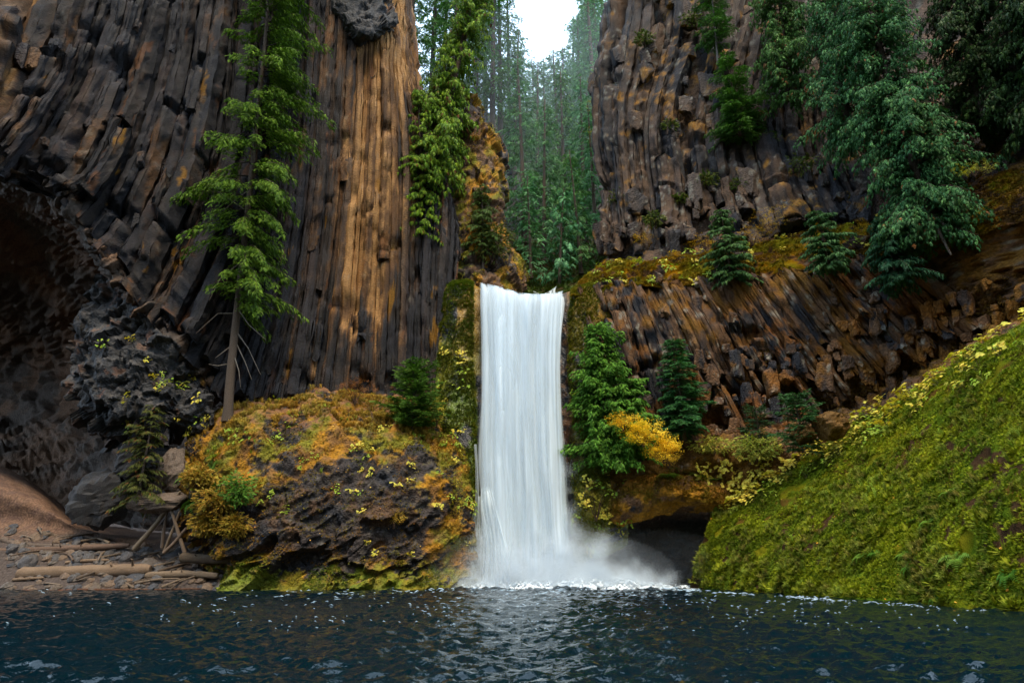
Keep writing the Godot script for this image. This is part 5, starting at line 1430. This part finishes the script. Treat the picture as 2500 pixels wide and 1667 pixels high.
	crowd(gold, "talus", 100, 0.5, 1.1, Vector2(0.2, 0.95), Vector2(0.6, 1), "yellow_plant", "pale yellow plant at the bottom of the brown scree", "plant", "yellow plants on the scree", 0.0, -0.1)
	crowd(lime, "mound", 45, 0.35, 0.75, Vector2(0.08, 1), Vector2(0.1, 0.6), "green_plant", "light green plant on the golden moss of the outcrop", "plant", "green plants on the outcrop", 0.0, -0.1)
	crowd(gold, "mound", 26, 0.35, 0.7, Vector2(0.62, 1), Vector2(0.2, 0.75), "yellow_plant", "yellow plant on the falls side of the outcrop", "plant", "yellow plants on the outcrop")
	crowd(lime + gold, "buttress", 22, 0.5, 0.9, Vector2(0.35, 1), Vector2(0.1, 0.85), "clinging_plant", "yellow green plant clinging to the black buttress", "plant", "plants on the black buttress")
	crowd(lime, "ledge", 36, 0.45, 0.9, Vector2(0.02, 0.75), Vector2(0.2, 0.95), "green_plant", "light green plant on the mossy right ledge", "plant", "green plants on the ledge")
	crowd(gold, "ledge", 30, 0.4, 0.8, Vector2(0.1, 0.8), Vector2(0.1, 0.95), "yellow_plant", "golden plant on the mossy right ledge", "plant", "golden plants on the ledge")
	crowd(lime + gold, "fallwall", 40, 0.5, 1.0, Vector2(0.76, 1), Vector2(0.45, 0.95), "clinging_plant", "leafy plant hanging on the wet wall right of the falls", "plant", "plants right of the falls")
	crowd(lime + gold, "fallwall", 24, 0.45, 0.9, Vector2(0.02, 0.2), Vector2(0.35, 0.9), "clinging_plant", "leafy plant hanging on the wet wall left of the falls", "plant", "plants left of the falls")
	var ferns := [fern_mesh(Color(0.08, 0.2, 0.02)), fern_mesh(Color(0.14, 0.26, 0.03))]
	crowd(ferns, "overhang", 10, 0.6, 1.1, Vector2(0.5, 1), Vector2(0.0, 0.3), "fern", "green fern on the brown overhang by the bank", "fern", "ferns on the overhang")
	crowd(ferns, "bank", 14, 0.4, 0.8, Vector2(0.3, 1), Vector2(0.55, 0.96), "fern", "green fern low on the mossy right bank", "fern", "ferns on the bank")
	crowd(ferns, "mound", 7, 0.7, 1.2, Vector2(0.1, 0.3), Vector2(0.35, 0.55), "fern", "green fern beside the orange bush on the outcrop", "fern", "ferns on the outcrop")
	# bushes
	for q in [[Vector3(11.26, 54.22, -72), 2.0], [Vector3(10.27, 49.79, -71), 1.6], [Vector3(11.22, 59.52, -73), 1.6]]:
		bush(q[0], Vector3(q[1], q[1] * 0.9, 1.2), 60, "leaf", 0.7, Color(0.6, 0.48, 0.08), Color(0.4, 0.42, 0.08), "autumn_tree", "sparse yellow autumn foliage reaching out beside the right cliff", "yellow foliage at the right cliff edge", "tree")
	for q in [[Vector3(-22.46, 6.88, -49.8), Vector3(1.3, 0.8, 0.9)], [Vector3(-20.85, 4.87, -49.2), Vector3(1.7, 1.1, 1.0)], [Vector3(-19.3, 3.41, -49.2), Vector3(1.2, 0.8, 0.8)], [Vector3(-21.45, 3.57, -49.6), Vector3(1.2, 0.9, 0.8)]]:
		bush(q[0], q[1], 260, "cedar", 0.5, Color(0.6, 0.32, 0.05), Color(0.5, 0.4, 0.06), "orange_bush", "orange gold feathery bush on the left shoulder of the outcrop", "orange bushes on the outcrop")
	bush(Vector3(-19.26, 5.58, -48.8), Vector3(1.2, 1.1, 0.8), 160, "cedar", 0.55, Color(0.13, 0.3, 0.04), Color(0.22, 0.4, 0.06), "green_bush", "bright green feathery bush among the orange bushes")
	bush(Vector3(-12.72, 14.09, -54.2), Vector3(1.6, 1.1, 0.9), 220, "leaf", 0.5, Color(0.3, 0.1, 0.04), Color(0.42, 0.2, 0.06), "red_bush", "reddish brown bush on top of the outcrop by the columns")
	bush(Vector3(-10.97, 12.76, -53.8), Vector3(1.5, 0.8, 0.9), 120, "leaf", 0.45, Color(0.45, 0.2, 0.1), Color(0.5, 0.3, 0.08), "red_bush", "sparse pinkish red bush beside the dense young fir")
	bush(Vector3(-6.01, 12.27, -54), Vector3(0.7, 1.3, 0.6), 170, "leaf", 0.5, Color(0.7, 0.5, 0.06), Color(0.5, 0.55, 0.08), "yellow_bush", "upright yellow bush between the young fir and the mossy wall")
	bush(Vector3(-4.26, 5.25, -52.6), Vector3(0.9, 1.9, 0.7), 240, "leaf", 0.5, Color(0.7, 0.48, 0.06), Color(0.42, 0.5, 0.07), "yellow_bush", "tall yellow green bush at the falls edge of the outcrop")
	bush(Vector3(-4.68, 3.52, -52.4), Vector3(1.3, 1.1, 0.7), 170, "leaf", 0.5, Color(0.75, 0.42, 0.06), Color(0.6, 0.5, 0.08), "yellow_bush", "orange yellow bush low on the falls edge of the outcrop")
	bush(Vector3(-8.37, 4.34, -50.2), Vector3(0.9, 0.6, 0.5), 80, "leaf", 0.45, Color(0.78, 0.45, 0.06), Color(0.7, 0.55, 0.1), "yellow_bush", "small golden bush on the bare rock of the outcrop")
	bush(Vector3(9.74, 10.07, -50.6), Vector3(1.7, 1.0, 0.8), 420, "leaf", 0.85, Color(1.0, 0.68, 0.03), Color(1.0, 0.8, 0.08), "maple_bush", "bright yellow maple bush below the pyramid fir")
	bush(Vector3(11.18, 8.91, -50.6), Vector3(1.5, 1.0, 0.8), 340, "leaf", 0.85, Color(1.0, 0.62, 0.03), Color(1.0, 0.76, 0.06), "maple_bush", "amber maple bush spilling toward the overhang")
	bush(Vector3(8.35, 11.31, -50.8), Vector3(1.3, 0.6, 0.6), 200, "leaf", 0.8, Color(0.9, 0.55, 0.04), Color(0.85, 0.62, 0.06), "maple_bush", "thin yellow maple branch in front of the bushy cedar")
	bush(Vector3(11.79, 8.72, -52), Vector3(0.9, 0.6, 0.6), 90, "leaf", 0.5, Color(0.9, 0.52, 0.04), Color(0.85, 0.62, 0.06), "maple_bush", "lower yellow maple tuft above the overhang")
	bush(Vector3(6.39, 4.98, -53.4), Vector3(1.6, 1.6, 0.6), 200, "leaf", 0.5, Color(0.5, 0.36, 0.06), Color(0.32, 0.36, 0.06), "trailing_bush", "olive yellow bush trailing beside the hollow")
	bush(Vector3(15.5, 9.8, -52.6), Vector3(1.8, 0.6, 0.8), 200, "cedar", 0.45, Color(0.6, 0.52, 0.08), Color(0.42, 0.46, 0.08), "trailing_bush", "pale yellow feathery bush at the foot of the pyramid fir")
	bush(Vector3(18.43, 9.15, -51.6), Vector3(2.0, 0.9, 0.8), 240, "cedar", 0.45, Color(0.6, 0.55, 0.1), Color(0.34, 0.46, 0.08), "trailing_bush", "pale yellow feathery bush between the tiny conifer and the bank")
	bush(Vector3(23.01, 29.51, -55), Vector3(1.7, 1.5, 0.9), 200, "leaf", 0.45, Color(0.75, 0.42, 0.04), Color(0.6, 0.45, 0.05), "golden_bush", "golden bush on the ledge above the young cedar")
	bush(Vector3(-3.91, 33.77, -60.6), Vector3(1.0, 1.0, 0.7), 150, "leaf", 0.45, Color(0.85, 0.5, 0.14), Color(0.8, 0.55, 0.2), "golden_bush", "pale orange bush on the rock tower below the cedar")
	bush(Vector3(-1.92, 29.27, -60), Vector3(2.0, 2.2, 1.0), 220, "cedar", 0.6, Color(0.12, 0.18, 0.03), Color(0.2, 0.2, 0.04), "green_bush", "olive green shrub at the left of the gorge stream")
	bush(Vector3(32.85, 27.98, -42.5), Vector3(1.6, 0.5, 0.8), 120, "leaf", 0.45, Color(0.5, 0.45, 0.05), Color(0.4, 0.42, 0.05), "golden_bush", "dull yellow bush on the dark slope right of the huge cedar")
	for q in [[Vector3(13.97, 32.98, -60), 1.0, 0.8], [Vector3(16.76, 35.93, -61), 0.8, 0.6], [Vector3(19.64, 37.67, -60.6), 1.2, 0.8], [Vector3(15.16, 58.35, -64), 1.1, 0.7], [Vector3(20.65, 60.26, -63.4), 1.4, 1.0], [Vector3(25.81, 41.82, -60), 1.5, 1.0], [Vector3(28.16, 37.25, -57.5), 1.6, 1.0], [Vector3(22.56, 36.71, -59.8), 1.0, 0.7], [Vector3(11.08, 37.33, -63.5), 0.9, 0.8], [Vector3(16.94, 45.72, -62.6), 0.8, 0.6]]:
		bush(q[0], Vector3(q[1], q[2], q[1] * 0.7), 90, "cedar", 0.6, Color(0.1, 0.18, 0.03), Color(0.26, 0.26, 0.04), "cliff_shrub", "olive green shrub rooted in a crack of the upper right cliff", "shrubs on the upper right cliff")
	for q in [[Vector3(12.79, 31.11, -60), 1.3, 0.6], [Vector3(18.02, 29.68, -58), 1.6, 0.7], [Vector3(21.95, 29.39, -56.5), 1.8, 0.9], [Vector3(25.63, 31.78, -56), 1.5, 0.9], [Vector3(15.59, 28.53, -58.4), 1.2, 0.5], [Vector3(29.31, 27.23, -50.5), 1.5, 0.7]]:
		bush(q[0], Vector3(q[1], q[2], q[1] * 0.6), 110, "leaf", 0.5, Color(0.7, 0.36, 0.03), Color(0.6, 0.45, 0.05), "ledge_shrub", "orange yellow brush growing along the right ledge", "brush on the right ledge")
	sow("cliff_right", "tuft", 9000, 0.14, 0.4, Color(0.26, 0.13, 0.015), Color(0.22, 0.17, 0.02), Vector2(0, 0.72), Vector2(0.05, 1), 0.12, -1.0, "moss", "ochre moss patches on the upper right cliff", "moss")
	beach_things()

func beach_things() -> void:
	var greys := []
	for k in 5: greys.append(stone_mesh(R.randf_range(0.45, 0.8), [Color(0.13, 0.12, 0.12), Color(0.19, 0.16, 0.14), Color(0.09, 0.09, 0.1), Color(0.24, 0.165, 0.115), Color(0.17, 0.13, 0.1)][k]))
	crowd(greys, "beach", 290, 0.2, 0.62, Vector2(0.3, 0.98), Vector2(0.5, 0.93), "stone", "grey angular stone lying on the beach", "stone", "stones on the beach", 0.1)
	crowd(greys, "beach", 40, 0.5, 1.1, Vector2(0.3, 0.98), Vector2(0.45, 0.85), "boulder", "large grey stone among the beach stones", "boulder", "large stones on the beach", 0.2)
	for q in [[Vector3(-31.43, 6.32, -54), Vector3(2.6, 2.4, 2.0), "dark boulder under the spruce sapling beside the cave"], [Vector3(-25.85, 5.94, -51.3), Vector3(2.3, 0.9, 1.4), "brown slab jutting out under the spruce sapling"], [Vector3(-25.58, 8.12, -52.4), Vector3(1.4, 2.0, 1.3), "tan boulder leaning on the left side of the outcrop"], [Vector3(-28.91, 9.33, -54), Vector3(2.4, 2.2, 1.6), "shadowed boulder behind the spruce sapling"], [Vector3(22.28, 11, -47.5), Vector3(1.7, 1.1, 1.2), "mossy brown boulder above the yellow leaved plants"], [Vector3(20.65, 10.35, -48.2), Vector3(1.2, 0.8, 1.0), "small mossy boulder beside the small dark conifer"]]:
		var o := inst(stone_mesh(1.0, Color(0.2, 0.145, 0.11) if "tan" in q[2] or "slab" in q[2] else (Color(0.2, 0.1, 0.02) if "mossy" in q[2] else Color(0.05, 0.046, 0.046)), 26, 40))
		o.transform = Transform3D(Basis.from_euler(Vector3(R.randf_range(-0.3, 0.3), R.randf() * TAU, R.randf_range(-0.2, 0.2))).scaled(q[1]), q[0])
		thing(o, "boulder", q[2], "boulder")
	var bleached := Color(0.46, 0.31, 0.2)
	var grey := Color(0.3, 0.22, 0.17)
	for q in [
		[[Vector3(-34.84, 1.02, -51), Vector3(-30.32, 1.17, -51), Vector3(-25.55, 1.31, -51)], 0.5, 0.42, bleached, "thick bleached log lying along the stony beach"],
		[[Vector3(-39.83, 2.52, -53), Vector3(-34.07, 2.71, -53), Vector3(-28.41, 3.01, -53)], 0.27, 0.2, Color(0.32, 0.2, 0.14), "long straight brown log at the foot of the sand"],
		[[Vector3(-38.41, 3.47, -53.6), Vector3(-36.41, 3.03, -53.5), Vector3(-30.13, 2.9, -53.4)], 0.24, 0.14, grey, "bent grey log lying against the long brown log"],
		[[Vector3(-25.62, 0.91, -50.6), Vector3(-22.74, 1.03, -50.6), Vector3(-20.51, 0.91, -50.4)], 0.28, 0.2, Color(0.42, 0.3, 0.2), "short tan log beside the end of the bleached log"],
		[[Vector3(-23.45, 2.13, -50.8), Vector3(-21.35, 2.01, -50.6), Vector3(-18.84, 2.13, -50.4)], 0.36, 0.3, Color(0.2, 0.14, 0.09), "dark log wedged under the edge of the outcrop"],
		[[Vector3(-33.42, -0.04, -49.1), Vector3(-31.3, -0.07, -49.1), Vector3(-29.69, -0.01, -49.1)], 0.12, 0.1, Color(0.3, 0.1, 0.04), "red brown log at the edge of the water"],
		[[Vector3(-29.74, 0.03, -49.4), Vector3(-25, 0.01, -49.4), Vector3(-21.26, 0.08, -49.6)], 0.1, 0.06, Color(0.2, 0.085, 0.04), "thin reddish pole lying along the waterline"],
		[[Vector3(-32.17, 1.78, -51.8), Vector3(-30.63, 1.93, -51.8), Vector3(-29.07, 1.96, -51.8)], 0.14, 0.09, bleached, "short bleached stick between the stones above the thick log"],
		[[Vector3(-34.7, 0.66, -50.3), Vector3(-33.75, 0.72, -50.3), Vector3(-32.55, 0.8, -50.3)], 0.12, 0.08, bleached, "short bleached stick below the thick log"],
		[[Vector3(-27.54, 2.69, -52), Vector3(-25.88, 4.56, -51.5), Vector3(-24.27, 6.75, -51)], 0.19, 0.12, Color(0.5, 0.38, 0.26), "long pale pole leaning against the outcrop"],
		[[Vector3(-25.3, 2.8, -51.6), Vector3(-25.25, 4.1, -51.4), Vector3(-25.12, 5.46, -51.2)], 0.13, 0.09, Color(0.34, 0.25, 0.19), "short upright pole behind the leaning poles"],
		[[Vector3(-24.95, 2.49, -51.3), Vector3(-24.44, 3.93, -51), Vector3(-24, 5.37, -50.8)], 0.12, 0.08, Color(0.42, 0.3, 0.2), "thin pole leaning right among the driftwood"],
		[[Vector3(-24.81, 2.43, -50.9), Vector3(-24.07, 3.14, -50.8), Vector3(-23.26, 4.15, -50.6)], 0.14, 0.1, Color(0.4, 0.28, 0.2), "low slanting pole resting on the outcrop"],
		[[Vector3(-23.22, 2.43, -50.8), Vector3(-23.94, 3.92, -50.8), Vector3(-24.68, 5.5, -50.8)], 0.14, 0.1, Color(0.42, 0.3, 0.21), "pole leaning left across the other driftwood"],
	]:
		thing(inst(log_mesh(q[0], q[1], q[2], q[3])), "driftwood_log", q[4], "log")
	var sticks := []
	for k in 4: sticks.append(log_mesh([Vector3(-1, 0, 0), Vector3(0, 0.08, 0.05), Vector3(1, 0, 0)], 0.075, 0.035, [Color(0.4, 0.29, 0.2), Color(0.3, 0.2, 0.14), Color(0.48, 0.36, 0.26), Color(0.2, 0.14, 0.1)][k], 1))
	crowd(sticks, "beach", 46, 0.5, 1.5, Vector2(0.35, 0.98), Vector2(0.48, 0.95), "driftwood_stick", "thin stick of driftwood lying among the beach stones", "stick", "driftwood sticks on the beach", -0.12)
	# entablature blocks hanging over the tops of the walls
	var s := lay([
		[Vector3(-19.29, 63.52, -57.5), Vector3(-17.34, 62.44, -56.5), Vector3(-14.98, 62.23, -56.3), Vector3(-12.83, 64.06, -58)],
		[Vector3(-18.52, 57.16, -57), Vector3(-16.67, 55.44, -55.8), Vector3(-14.4, 55.24, -55.6), Vector3(-12.52, 57.74, -57.6)],
		[Vector3(-17.84, 55.47, -57), Vector3(-16.08, 52.88, -56), Vector3(-14.02, 52.16, -55.8), Vector3(-12.32, 55.09, -57.8)],
		[Vector3(-17.94, 56.49, -59), Vector3(-16.84, 54.21, -59), Vector3(-14.49, 53.36, -59), Vector3(-12.7, 55.38, -60)],
	], 70, 70)
	relief(s, "crag", 1.0)
	thing(inst(skin(s, "dark", M.rock)), "hanging_block", "dark rock block overhanging the tan columns", "rock")
